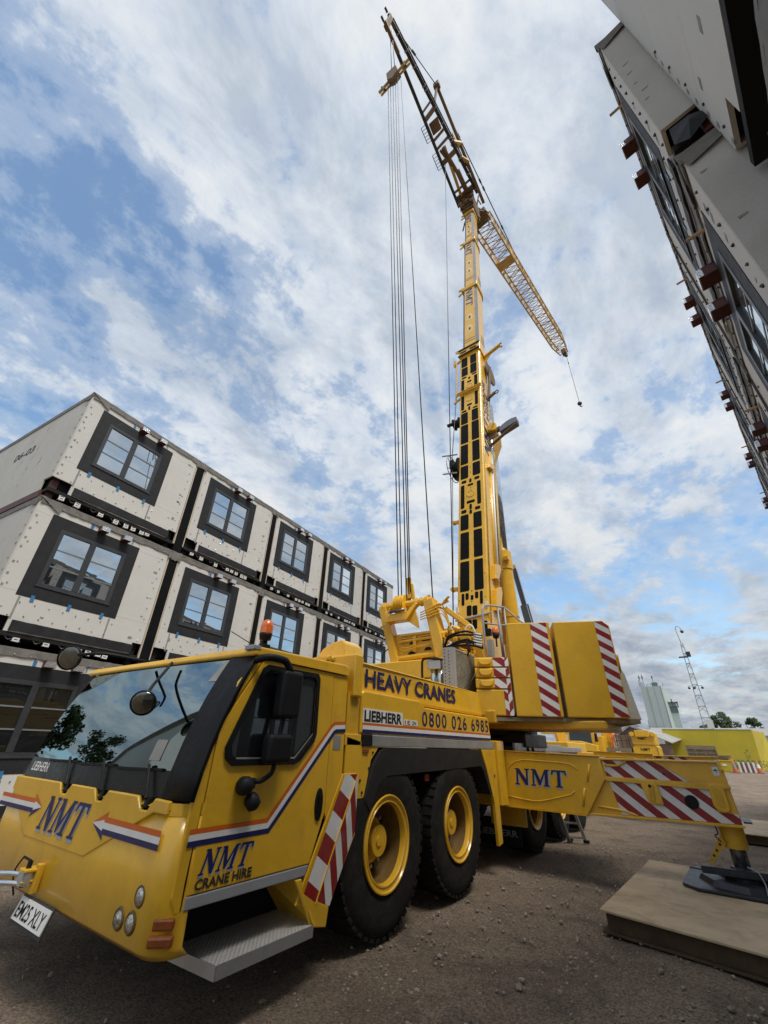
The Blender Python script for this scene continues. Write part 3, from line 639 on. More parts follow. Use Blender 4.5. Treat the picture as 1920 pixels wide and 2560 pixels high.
def right_stack():
    th = math.radians(10.3); u = Vector((math.sin(th), math.cos(th), 0)); m = Vector((math.cos(th), -math.sin(th), 0))
    coln = ['nearest column, end wall showing', 'second column from the near end', 'third column', 'fourth column', 'fifth column', 'sixth column', 'farthest column']
    W = 2.76
    for r in range(3):
        for c in range(7):
            s = 2.70 + c*3.03; p = m*.556 + u*(s+W); p.z = ROWZ[r]
            lab = 'module seen edge-on, right stack, %s, %s' % (ROWN[r], coln[c])
            make_module('housing_module', lab, p, math.radians(-100.3), W, W-.34-1.9, 300+c+20*r, 'housing modules stacked along the right edge', end=1 if c == 0 else None, gap=.27 if c > 0 else 0, row=r, boltm=DBOLT, pipe=True, depth=5.0, stub_len=.15)
    labs = ['pale bolted module overhead at the top right corner, closest to the camera', 'lower module of the nearest right-hand stack, middle level', 'lowest module of the nearest right-hand stack, standing on the ground']
    for (z0, H, se, l) in ((5.10, 4.8, 2.62, labs[0]), (2.45, 2.10, 2.25, labs[1]), (.08, 2.30, 1.1, labs[2])):
        p = m*.80 + u*se; p.z = z0
        make_module('housing_module', l, p, math.radians(-100.3), 4.2, 2.0, 400+int(z0), 'nearest right-hand modules', end=0, boltm=DBOLT, row=0, depth=5.0, H=H, wz=(.9, 2.2), band=False, window=z0 > 5)
right_stack()
# ------------------------------------------------------------------ the mobile crane
XL, XR = -2.95, -5.95; XC = -4.45
crane = thing('mobile_crane', 'large yellow five-axle mobile crane with raised telescopic boom, filling the foreground', 'mobile crane', (XC, 8.0, 0))
def cb(name, mb, m, **kw): return build(name, mb, m, kw.pop('parent', crane), **kw)
def side(pts, x=XL): return [Vector((x, y, z)) for y, z in pts]
def sideplate(name, pts, m, x=XL, th=.03, parent=None, bevel=.006, **kw):
    return build(name, MB().prism(side(pts, x), (-th, 0, 0)), m, parent or crane, bevel=bevel, **kw)
def ribbon(pts, o1, o2):
    "band between two offsets of a polyline in 2-D"
    n = len(pts); P = [Vector((p[0], p[1])) for p in pts]; nr = []
    for i in range(n):
        d1 = (P[i]-P[i-1]).normalized() if i else (P[1]-P[0]).normalized(); d2 = (P[i+1]-P[i]).normalized() if i < n-1 else d1
        b = (d1+d2).normalized(); nv = Vector((-b.y, b.x)); nr.append(nv/max(.4, nv.dot(Vector((-d1.y, d1.x)))))
    return [P[i]+nr[i]*o1 for i in range(n)], [P[i]+nr[i]*o2 for i in range(n)]

def carrier():
    cb('chassis_frame', MB().box(-5.15, -3.75, 2.3, 14.6, .72, 1.30), YELLOWW, bevel=.02)
    # ---- cab shell
    prof = [(2.14, .66), (2.05, 1.18), (2.06, 1.22), (2.15, 1.72), (2.39, 2.21), (3.54, 2.21), (3.54, .66)]
    cb('cab_core', MB().prism([(XL-.05, y, z) for y, z in prof], (-2.90, 0, 0)), VOID)
    roof = [(2.30, 2.215), (2.295, 2.25), (2.34, 2.295), (3.50, 2.315), (3.57, 2.30), (3.57, 2.215)]
    r = cb('cab_roof', MB().prism([(XL+.015, y, z) for y, z in roof], (-3.03, 0, 0)), YELLOW, bevel=.018, seg=3)
    cb('roof_gutter', MB().box(XL+.012, XL+.022, 2.42, 3.55, 2.212, 2.228), YELLOW)
    cb('roof_corner_cap', MB().box(XL-.10, XL+.02, 2.28, 2.36, 2.262, 2.30), GREYP, bevel=.006)
    # ---- windscreen, its black band and the pillar
    A, B = Vector((0, 1.995, 1.225)), Vector((0, 2.335, 2.215))
    def ws(x, t, off=0.0):
        p = A.lerp(B, t); nrm = Vector((0, -(B.z-A.z), (B.y-A.y))).normalized(); bow = .05*(1-((x-XC)/1.5)**2) + .22*t*(1-t)
        p = p + nrm*(off) + Vector((0, -bow, 0)); return Vector((x, p.y, p.z))
    n = 14; xs = [XR+.14 + (2.70-.02)*i/n for i in range(n+1)]
    def sheet(t0, t1, off, m, name, xs=xs, smooth=True):
        b = MB(); vs = []; K = 8
        for x in xs: vs += [ws(x, t0+(t1-t0)*k/K, off) for k in range(K+1)]
        b.add(vs, [(i*(K+1)+k, (i+1)*(K+1)+k, (i+1)*(K+1)+k+1, i*(K+1)+k+1) for i in range(len(xs)-1) for k in range(K)]); return build(name, b, m, crane, smooth=smooth)
    g = sheet(.165, .985, .0, CABGLASS, 'windscreen')
    band = sheet(0.0, .165, .002, DASH, 'windscreen_black_band')
    t = text_mb('LIEBHERR', ws(XR+.30, .055, .004)+Vector((0, -.012, 0)), (1, -.012, 0), (ws(-5.6, .11)-ws(-5.6, .0)).normalized(), .40, .075, .012); build('lettering', t, WHITE, band)
    # pillar on the near side wraps round the corner
    b = MB(); pts = []
    for t_ in (0.0, .17, .34, .5, .67, .84, 1.0):
        p1, p2 = ws(XL-.285, t_, .006), ws(XL-.06, t_, .004); p3 = Vector((XL+.008, p2.y+.015, p2.z)); p4 = Vector((XL+.009, p2.y+.035, p2.z)); pts.append([p1, p2, p3, p4])
    vs = [p for row in pts for p in row]; b.add(vs, [(4*i+j, 4*i+j+1, 4*i+j+5, 4*i+j+4) for i in range(6) for j in range(3)])
    o = cb('cab_pillar', b, BLACK); autosmooth(o, 50); o.modifiers.new('solid', 'SOLIDIFY').thickness = .01
    b = MB(); pts = []
    for t_ in (0.0, 1.0):
        p1, p2 = ws(XR+.145, t_, .006), ws(XR+.04, t_, .004); pts += [p1, p2, Vector((XR-.005, p2.y+.06, p2.z))]
    b.add(pts, [(0, 1, 4, 3), (1, 2, 5, 4)]); cb('cab_pillar', b, BLACK)
    # stickers
    b = MB(); b.poly([ws(-3.58, .22, .004), ws(-3.44, .22, .004), ws(-3.44, .36, .004), ws(-3.58, .36, .004)]); cb('windscreen_sticker', b, PATCH)
    b = MB(); b.poly([ws(-3.36, .80, .003), ws(-3.20, .80, .003), ws(-3.18, .97, .003), ws(-3.30, .97, .003)]); cb('windscreen_sticker', b, PATCH)
    # ---- side: front filler, pillar strip, door, rear quarter
    sideplate('cab_side_panel', [(2.02, .74), (2.02, 1.215), (2.075, 1.5), (2.115, 1.72), (2.215, 2.0), (2.335, 2.212), (2.43, 2.212), (2.112, 1.69), (2.107, .66), (2.06, .66)], YELLOW)
    door = sideplate('cab_door', [(2.118, .735), (2.120, 1.68), (2.440, 2.205), (3.335, 2.205), (3.352, 1.06), (3.215, .735)], YELLOW, x=XL+.004, th=.035)
    sideplate('door_sill_strip', [(2.114, .665), (2.116, .730), (3.212, .730), (3.175, .665)], GREYP, x=XL+.006, parent=door)
    sideplate('cab_side_panel', [(3.343, 2.205), (3.362, 1.055), (3.40, .98), (3.565, 1.33), (3.56, 2.21)], YELLOW)
    cb('cab_rear_wall', MB().box(XR+.03, XL-.03, 3.545, 3.57, .75, 2.21), YELLOW)
    # window in the door
    W = [(2.185, 1.545), (2.205, 1.475), (2.27, 1.43), (2.90, 1.43), (2.965, 1.455), (3.115, 1.60), (3.14, 1.66), (3.12, 2.13), (3.09, 2.17), (2.47, 2.165), (2.42, 2.13)]
    cW = Vector((sum(p[0] for p in W)/len(W), sum(p[1] for p in W)/len(W)))
    def inset(k): return [tuple(cW+(Vector(p)-cW)*k) for p in W]
    win = sideplate('door_window', inset(.90), SIDEGLASS, x=XL+.007, th=.012, parent=door, bevel=0)
    b = MB(); I, O = side(inset(.90), XL+.012), side(W, XL+.012); n = len(W)
    b.add(I+O, [(i, (i+1) % n, n+(i+1) % n, n+i) for i in range(n)]); o = build('window_seal', b, BLACK, door); o.modifiers.new('solid', 'SOLIDIFY').thickness = .012
    a, c = ribbon([(2.30, 1.472), (2.90, 1.472), (3.10, 1.66)], 0, .012); build('window_trim', MB().poly(side(a+c[::-1], XL+.0165)), SILVER, door)
    b = MB(); pts = []
    for k in range(20):
        q = 2*math.pi*k/20; r = .058 if math.cos(q) > 0 else .048; pts.append((3.262+.048*math.sin(q), 1.135+(.125 if math.cos(q) < 0 else .115)*math.cos(q)))
    h = build('door_handle', MB().prism(side(pts, XL+.018), (-.015, 0, 0)), BLACK, door, bevel=.006); build('handle_grip', MB().box(XL+.019, XL+.030, 3.245, 3.285, 1.06, 1.20), DASH, h, bevel=.008)
    # coloured bands that climb along the cab side
    line = [(2.045, 1.078), (2.69, 1.082), (3.345, 1.745), (3.40, 1.775), (3.556, 1.785)]
    for nm, o1, o2, m in (('orange_band', 0, -.030, ORANGE), ('white_band', -.030, -.064, WHITE), ('blue_band', -.064, -.096, BLUE)):
        a, c = ribbon(line, o1, o2); cb(nm, MB().add(side([tuple(p) for p in a]+[tuple(p) for p in c], XL+.0065), [(i, i+1, len(a)+i+1, len(a)+i) for i in range(len(a)-1)]), m)
    nmt(door, (XL+.004, 2.165, .826), (0, 1, 0), (0, 0, 1), .40, .132, .30, (1, 0, 0), shadow=(.06, -.09))
    build('lettering', text_mb('CRANE HIRE', (XL+.0085, 2.16, .752), (0, 1, .004), (0, 0, 1), .455, .056, .034), DBOLT, door)
    b = MB().box(XL, XL+.003, 3.40, 3.51, 1.54, 1.66); cb('paper_label', b, PATCH)
    # ---- nose
    plan = []
    for k in range(7):
        q = math.pi/2*k/6; plan.append((XL-.15+.15*math.cos(q), 2.10-.15*math.sin(q)))
    plan += [(-2*4.45-p[0], p[1]) for p in plan[::-1]]
    plan = [(XL, 2.16)] + plan + [(XR, 2.16)]
    tops = []
    b = MB(); zl = [.455, .50, .80, 1.150]; n = len(plan); vs = []
    for zi, z in enumerate(zl):
        for x, y in plan: vs.append((x, y + (.05 if zi == 0 else 0) - (.012 if zi == 2 else 0), z if zi else z + .0))
    b.add(vs, [(zi*n+i, zi*n+i+1, (zi+1)*n+i+1, (zi+1)*n+i) for zi in range(3) for i in range(n-1)])
    o = cb('front_panel', b, YELLOW); autosmooth(o, 60); m_ = o.modifiers.new('solid', 'SOLIDIFY'); m_.thickness = .03
    # bonnet lip with three notches for the wiper arms
    lip = [(-3.075, 1.150), (-3.075, 1.226)]
    xs_ = [-3.37, -4.04, -4.69]
    for x in xs_: lip += [(x+.115, 1.230), (x+.045, 1.155), (x-.045, 1.155), (x-.115, 1.230)]
    lip += [(-5.825, 1.226), (-5.825, 1.12), (-5.17, .815), (-4.02, .815), (-3.24, 1.150)]
    cb('bonnet_panel', MB().prism([(x, 1.932, z) for x, z in lip], (0, .03, 0)), YELLOW, bevel=.009, seg=2)
    b = MB()
    for pl_ in (plan[:8], plan[8:]): b.add([(x, y-.002, z) for x, y in pl_ for z in (1.146, 1.216)], [(2*i, 2*i+2, 2*i+3, 2*i+1) for i in range(len(pl_)-1)])
    o = cb('bonnet_corner', b, YELLOW)
    cb('bonnet_top', MB().add([(XL-.05, 2.01, 1.212), (XR+.05, 2.01, 1.212), (XR+.12, 1.945, 1.18), (XL-.12, 1.945, 1.18)], [(0, 1, 2, 3)]), YELLOWW)
    cb('nose_core', MB().box(XR+.1, XL-.1, 2.0, 2.12, .52, 1.16), VOID)
    crease = [(-5.80, 1.1), (-5.17, .815), (-4.02, .815), (-3.20, 1.175)]
    # arrows and letters on the nose
    for sgn, x0, z0 in ((1, -4.01, 1.022), (-1, -5.0, 1.032)):
        L = .93 if sgn > 0 else 1.0; f = lambda pts: [(x0+sgn*u, 1.9290, z0+v-.006*abs(u)) for u, v in pts]
        up = [(0, .002), (.205, .088), (.178, .052), (L, .052), (L, .019), (.168, .019), (.17, .034)]
        cb('arrow_orange', MB().poly(f(up)), ORANGE); cb('arrow_blue', MB().poly(f([(u, -v) for u, v in up])), BLUE)
        cb('arrow_white', MB().poly(f([(0, 0.001), (.168, .033), (.166, .0185), (L, .0185), (L, -.0185), (.166, -.0185), (.168, -.033), (0, -.001)])), WHITE)
    nmt(crane, (-4.965, 1.9315, .888), (1, 0, 0), (0, 0, 1), .76, .238, .42, (0, -1, 0), shadow=(.06, -.09))
    # lamps
    for x, z in ((-3.165, .735), (-3.345, .60), (-3.205, .605)):
        l = cb('headlight', MB().lathe([(.056, .012), (.060, .0), (.048, -.012), (.042, -.006)], (x, 1.944, z), (0, 1, 0), 22), DIRTYY, smooth=True)
        build('lens', MB().lathe([(.0005, -.022), (.025, -.018), (.043, -.006)], (x, 1.944, z), (0, 1, 0), 20), LENS, l, smooth=True)
    ind = cb('indicator_lamp', MB().obox((-2.975, 2.02, .622), (.70, .71, 0), (-.71, .70, 0), (0, 0, 1), .125, .03, .058), AMBER, bevel=.012)
    cb('indicator_lamp', MB().obox((-2.962, 2.012, .553), (.70, .71, 0), (-.71, .70, 0), (0, 0, 1), .145, .05, .055), AMBER, bevel=.014)
    # coupling, plate
    cpl = cb('tow_coupling', MB().box(-4.72, -4.60, 1.82, 1.945, .655, .675).box(-4.70, -4.61, 1.82, 1.945, .59, .606).box(-4.64, -4.58, 1.90, 1.945, .52, .70), YELLOWW, bevel=.006)
    build('coupling_pin', MB().tube((-4.66, 1.86, .56), (-4.66, 1.86, .72), .018, 10).tube((-4.66, 1.86, .72), (-4.76, 1.84, .735), .008, 6).path([(-4.76, 1.84, .735), (-4.79, 1.82, .66), (-4.78, 1.83, .58), (-4.76, 1.86, .50)], .006, 6), BLACK, cpl)
    pl = cb('number_plate', MB().obox((-4.45, 1.90, .432), (1, 0, 0), (0, .28, 1), (0, -1, .28), .545, .128, .008), WHITE)
    build('plate_backing', MB().obox((-4.45, 1.908, .425), (1, 0, 0), (0, .28, 1), (0, -1, .28), .57, .165, .006), DBOLT, pl)
    build('lettering', text_mb('EM25 XLY', (-4.69, 1.8815, .388), (1, 0, 0), Vector((0, .28, 1)).normalized(), .48, .088, .012), VOID, pl)
    # wipers
    for x, d in ((-3.37, .16), (-4.04, .16), (-4.69, .14)):
        w = cb('wiper', MB().bar((x, 1.955, 1.165), (x-.0, 1.965, 1.225), .05, .045), BLACK, bevel=.008)
        p0 = Vector((x, 1.93, 1.22)); p1 = ws(x-.13, .185, .03)
        build('wiper_arm', MB().tube(p0, p1, .011, 6).tube(p1, ws(x-.15, .175, .012), .010, 6), BLACK, w)
        build('wiper_blade', MB().bar(ws(x-.60, .150, .010), ws(x+.03, .165, .010), .018, .018), BLACK, w)
    # mirrors, lamps and beacon
    m1 = cb('wing_mirror', MB().path([(XL+.01, 2.33, 2.18), (XL+.10, 2.38, 2.205), (XL+.12, 2.56, 2.20), (XL+.12, 2.64, 2.12)], .030, 10), BLACK, smooth=True)
    hs = MB().obox((XL+.10, 2.66, 1.945), (0, 1, .02), (1, 0, 0), (0, 0, 1), .225, .12, .37); o = build('mirror_housing', hs, BLACK, m1, bevel=.035, seg=4); autosmooth(o, 60)
    o = build('mirror_housing', MB().obox((XL+.09, 2.625, 1.545), (0, 1, .02), (1, 0, 0), (0, 0, 1), .25, .11, .205), BLACK, m1, bevel=.035, seg=4); autosmooth(o, 60)
    pieces('mirror_arm', MB().path([(XL+.09, 2.62, 1.45), (XL+.09, 2.60, 1.38), (XL+.06, 2.53, 1.33), (XL+.03, 2.48, 1.33)], .018, 8).tube((XL+.10, 2.64, 1.76), (XL+.10, 2.62, 1.62), .02, 8), BLACK, m1)
    cam_ = cb('side_lamp_cluster', MB().lathe([(.001, .0), (.05, .0), (.062, .03), (.06, .08), (.04, .11), (.001, .115)], (XL+.005, 2.40, 1.30), (1, -.2, .1), 14), BLACK, smooth=True)
    build('side_lamp', MB().lathe([(.001, .0), (.045, .0), (.055, .03), (.05, .08), (.02, .10), (.001, .1)], (XL+.03, 2.475, 1.235), (.7, .1, -.7), 14), BLACK, cam_, smooth=True)
    build('side_lamp', MB().box(XL, XL+.05, 2.455, 2.50, 1.28, 1.35), BLACK, cam_, bevel=.01)
    m2 = cb('front_mirror', MB().path([(-4.02, 2.22, 2.22), (-3.97, 2.13, 2.10), (-3.83, 2.0, 1.99), (-3.65, 1.86, 1.86)], .013, 8), BLACK, smooth=True)
    o = build('mirror_glass', MB().lathe([(.001, .025), (.07, .016), (.094, 0.0), (.09, -.012), (.001, -.02)], (-3.60, 1.84, 1.83), (.72, -.62, -.42), 24), MIRROR, m2, smooth=True)
    build('mirror_back', MB().lathe([(.001, -.05), (.065, -.042), (.096, -.012), (.097, .004), (.090, .004)], (-3.60, 1.84, 1.83), (.72, -.62, -.42), 24), FENDER, m2, smooth=True)
    m3 = cb('wide_angle_mirror', MB().path([(-4.55, 2.22, 2.27), (-4.62, 1.85, 2.29), (-4.80, 1.70, 2.27)], .014, 8), BLACK, smooth=True)
    build('mirror_glass', MB().lathe([(.001, .014), (.085, .010), (.112, .002), (.112, -.006)], (-4.98, 1.70, 2.255), (.62, -.74, -.22), 26), MIRROR, m3, smooth=True)
    build('mirror_back', MB().lathe([(.001, -.03), (.075, -.026), (.115, -.008), (.116, .006), (.108, .006)], (-4.98, 1.70, 2.255), (.62, -.74, -.22), 26), BLACK, m3, smooth=True)
    bc = cb('flashing_beacon', MB().lathe([(.001, 0), (.022, 0), (.022, .07), (.05, .075), (.055, .11), (.058, .13), (.001, .13)], (XL-.10, 2.48, 2.31), (0, 0, 1), 18), BLACK, smooth=True)
    build('beacon_lens', MB().lathe([(.056, .13), (.056, .19), (.046, .235), (.022, .252), (.001, .255)], (XL-.10, 2.48, 2.31), (0, 0, 1), 18), BEACON, bc, smooth=True)
    build('beacon_socket', MB().box(XL-.13, XL-.06, 2.44, 2.52, 2.29, 2.345), BLACK, bc, bevel=.005)
    cb('aerial', MB().tube((XL-.12, 2.46, 2.30), (XL-.36, 2.30, 2.45), .004, 5), BLACK)
    # ---- step and the mudguard skirt behind the door
    st = cb('entry_step', MB().prism([(XL-.42, 2.375, .345), (XL+.055, 2.395, .345), (XL+.055, 3.265, .345), (XL-.22, 3.36, .345), (XL-.42, 3.36, .345)], (0, 0, .022)), TREAD, bevel=.004)
    build('step_edge', MB().prism([(XL+.056, 2.395, .30), (XL+.062, 2.395, .30), (XL+.062, 3.265, .30), (XL+.056, 3.265, .30)], (0, 0, .07)).prism([(XL-.42, 2.373, .30), (XL-.42, 2.367, .30), (XL+.062, 2.388, .30), (XL+.056, 2.394, .30)], (0, 0, .07)), SILVER, st)
    cb('step_well', MB().box(XL-.55, XL-.44, 2.2, 3.35, .36, .68), VOID)
    cb('step_bulkhead', MB().prism([(XL-.40, 3.06, .64), (XL-.03, 3.06, .70), (XL+.005, 3.17, .56), (XL+.055, 3.275, .36), (XL-.40, 3.36, .33)], (0, .02, 0)), YELLOWW)
    sideplate('mudguard_skirt', [(3.12, .66), (3.15, .565), (3.47, .43), (3.45, .31), (3.275, .345), (3.05, .66)], YELLOW, x=XL+.030, th=.02)
    sideplate('mudguard_skirt', [(3.10, .50), (3.57, 1.345), (3.78, 1.345), (3.80, .86), (3.48, .40)], YELLOW, x=XL+.006, th=.02)
    uA = Vector((0, -.10, .99)); nA = Vector((0, 1.00, .30)).normalized()
    s1 = MB().poly([(XL+.030, y, z) for y, z in ((3.158, .565), (3.575, 1.338), (3.766, 1.338), (3.30, .487))])
    cb('red_white_marking', s1, CHEV, uv=((XL, 3.1, .5), Vector((0, .62, 1.0))*2.55, Z3))
    s2 = MB().poly([(XL+.030, 3.312, .488), (XL+.030, 3.776, 1.338), (XL+.012, 3.800, 1.20), (XL+.006, 3.795, .88), (XL+.022, 3.485, .43)])
    cb('red_white_marking', s2, CHEV, uv=((XL, 3.0, .4), Vector((0, 3.2, .95))*1.75, Z3))
    cb('skirt_fold', MB().bar((XL+.033, 3.30, .48), (XL+.033, 3.77, 1.342), .012, .006), YELLOW)
    # ---- engine hood along the side, with lettering
    sideplate('hood_rear_plate', [(3.60, 1.345), (3.60, 1.66), (4.15, 1.565), (4.02, 1.45), (3.92, 1.13), (3.80, 1.13)], YELLOW, x=XL+.0)
    b = MB(); 
    for y, z in ((4.04, 1.52), (3.98, 1.38), (3.88, 1.18), (3.84, 1.28)): b.tube((XL, y, z), (XL+.01, y, z), .012, 8)
    cb('panel_bolts', b, DBOLT, kind='stuff')
    cb('marker_lamp', MB().box(XL, XL+.015, 3.86, 3.96, 1.515, 1.55), AMBER, bevel=.004)
    up = cb('hood_upper', MB().prism([(XL-.075, 3.78, 2.05), (XL-.075, 3.78, 2.395), (XL-.10, 3.80, 2.42), (XL-.10, 7.12, 2.41), (XL-.075, 7.14, 2.385), (XL-.075, 7.26, 2.05)], (-1.3, 0, 0)), YELLOW, bevel=.03, seg=3)
    # give the upper hood its outer face flush with the side
    lo = cb('hood_lower', MB().prism([(XL, 3.82, 1.69), (XL, 3.82, 2.08), (XL, 3.86, 2.105), (XL, 5.03, 2.098), (XL, 5.17, 2.03), (XL, 7.24, 2.03), (XL, 7.28, 2.0), (XL, 7.31, 1.69)], (-1.5, 0, 0)), YELLOW, bevel=.02, seg=3)
    build('lettering', text_mb('HEAVY CRANES', (XL-.072, 3.95, 2.15), (0, 1, .004), (0, 0, 1), 2.28, .195, .026), BLUE, up)
    pl = build('maker_plate', MB().box(XL, XL+.003, 3.845, 4.625, 1.79, 1.93), WHITE, lo)
    build('lettering', text_mb('LIEBHERR', (XL+.0055, 3.865, 1.805), (0, 1, 0), (0, 0, 1), .735, .108, .035), VOID, pl)
    pl2 = build('maker_plate', MB().box(XL, XL+.003, 4.65, 4.965, 1.805, 1.865), WHITE, lo)
    build('lettering', text_mb('1E', (XL+.0055, 4.67, 1.815), (0, 1, 0), (0, 0, 1), .12, .04, .01), RED, pl2)
    build('lettering', text_mb('2N', (XL+.0055, 4.83, 1.815), (0, 1, 0), (0, 0, 1), .10, .04, .01), DBOLT, pl2)
    build('lettering', text_mb('0800 026 6985', (XL+.004, 5.08, 1.81), (0, 1, 0), (0, 0, 1), 2.15, .175, .012, 1.25), BLUE, lo)
    for nm, z0, z1, m in (('orange_band', 1.768, 1.793, ORANGE), ('white_band', 1.730, 1.768, WHITE), ('blue_band', 1.698, 1.730, BLUE)):
        cb(nm, MB().poly([(XL+.0035, 3.845, z0), (XL+.0035, 7.29, z0), (XL+.0035, 7.29, z1), (XL+.0035, 3.845, z1)]), m)
    cb('deck_rail', MB().box(XL-.05, XL+.012, 4.02, 7.40, 1.575, 1.682), SILVER, bevel=.008)
    cb('deck_rail_end', MB().box(XL-.05, XL+.014, 3.84, 4.015, 1.575, 1.682), BLACK, bevel=.006)
    cb('deck_rail_end', MB().box(XL-.06, XL+.0, 3.58, 3.835, 1.578, 1.68), YELLOW, bevel=.006)
    cb('hood_front_wall', MB().box(XR+.2, XL-.02, 3.60, 3.80, 1.35, 2.06), YELLOWW)
    cb('air_intake_housing', MB().box(-4.35, XL+.03, 3.64, 3.775, 2.02, 2.455), YELLOW, bevel=.02)
    cb('air_intake_hood', MB().add([(-3.62, 3.72, 2.44), (-3.12, 3.72, 2.44), (-3.16, 3.74, 2.60), (-3.24, 3.75, 2.655), (-3.40, 3.75, 2.63), (-3.52, 3.74, 2.57), (-3.62, 4.05, 2.44), (-3.12, 4.05, 2.44), (-3.16, 4.03, 2.60), (-3.24, 4.02, 2.655), (-3.40, 4.02, 2.63), (-3.52, 4.03, 2.57)], [(0, 1, 2, 3, 4, 5), (11, 10, 9, 8, 7, 6), (0, 6, 7, 1), (1, 7, 8, 2), (2, 8, 9, 3), (3, 9, 10, 4), (4, 10, 11, 5), (5, 11, 6, 0)]), YELLOW, bevel=.015)
    cb('roof_marker_lamp', MB().box(XL-.20, XL-.02, 3.22, 3.36, 2.315, 2.36).tube((XL-.04, 3.25, 2.345), (XL+.01, 3.25, 2.345), .025, 10).tube((XL-.04, 3.32, 2.345), (XL+.01, 3.32, 2.345), .025, 10), YELLOW, bevel=.006)
    # ---- black wheel-arch strip and the post before the outrigger
    arch = [(3.93, 1.12), (4.05, 1.40), (4.18, 1.54), (4.26, 1.565), (6.72, 1.565), (6.82, 1.54), (6.95, 1.38), (7.20, .98), (7.10, .98), (6.92, 1.28), (6.82, 1.35), (4.32, 1.30), (4.16, 1.22), (4.02, 1.02)]
    sideplate('wheel_arch', arch, FENDER, x=XL+.006, th=.40)
    cb('inner_arch', MB().box(XL-1.0, XL-.42, 3.6, 7.2, .55, 1.56), VOID)
    sideplate('arch_post', [(6.86, 1.572), (7.42, 1.572), (7.42, .36), (7.27, .34), (7.23, .86), (7.03, 1.30)], YELLOW, x=XL+.008, th=.05)
    sideplate('outrigger_post', [(7.43, .82), (7.43, 1.70), (7.72, 1.70), (7.72, .80)], YELLOW, x=XL+.05, th=.5, bevel=.012)
    cb('marker_lamp', MB().lathe([(.001, .018), (.02, .012), (.024, 0)], (XL+.008, 7.30, 1.22), (1, 0, 0), 10), AMBER)
    cb('reflector', MB().box(XL-.05, XL-.04, 5.20, 5.30, 1.22, 1.29), RED)
    cb('mud_flap', MB().box(-3.95, -3.0, 8.40, 8.42, .17, .55), BLACK)
    cb('lettering', text_mb('LIEBHERR', (-3.76, 8.397, .30), (1, 0, 0), (0, 0, 1), .70, .09, .02), GREYP)
    cb('mudguard_plate', MB().box(-3.45, -2.84, 8.26, 8.30, .47, .80), YELLOWW)
    # ---- rear deck
    cb('rear_deck', MB().box(XR, XL-.03, 8.35, 14.4, 1.28, 1.50), YELLOWW, bevel=.02)
    cb('deck_rail', MB().box(XL-.04, XL+.006, 8.4, 11.6, 1.56, 1.69), SILVER, bevel=.008); cb('deck_rail', MB().box(XL-.04, XL+.006, 11.62, 13.6, 1.55, 1.66), SILVER, bevel=.008)
    cb('deck_locker', MB().box(XL-.50, XL-.04, 8.9, 10.4, 1.50, 1.70), SLIDE, bevel=.01); cb('deck_locker', MB().box(XL-.60, XL-.04, 11.9, 13.3, 1.50, 1.62), LBLUE, bevel=.01)
    hh = MB()
    for y in (9.05, 9.35): hh.path([(XL-.55, y-.2, 1.80), (XL-.10, y, 1.80), (XL-.04, y+.02, 1.76), (XL+.02, y+.06, 1.52)], .032, 8)
    pieces('ladder_hook', hh, BLACK, crane, smooth=True)
    cb('outrigger_housing', MB().box(XR, XL-.01, 7.74, 8.36, .78, 1.55), YELLOWW, bevel=.02)
    cb('rear_outrigger_housing', MB().box(XR, XL-.01, 14.4, 15.2, .78, 1.56), YELLOWW, bevel=.02)
carrier()

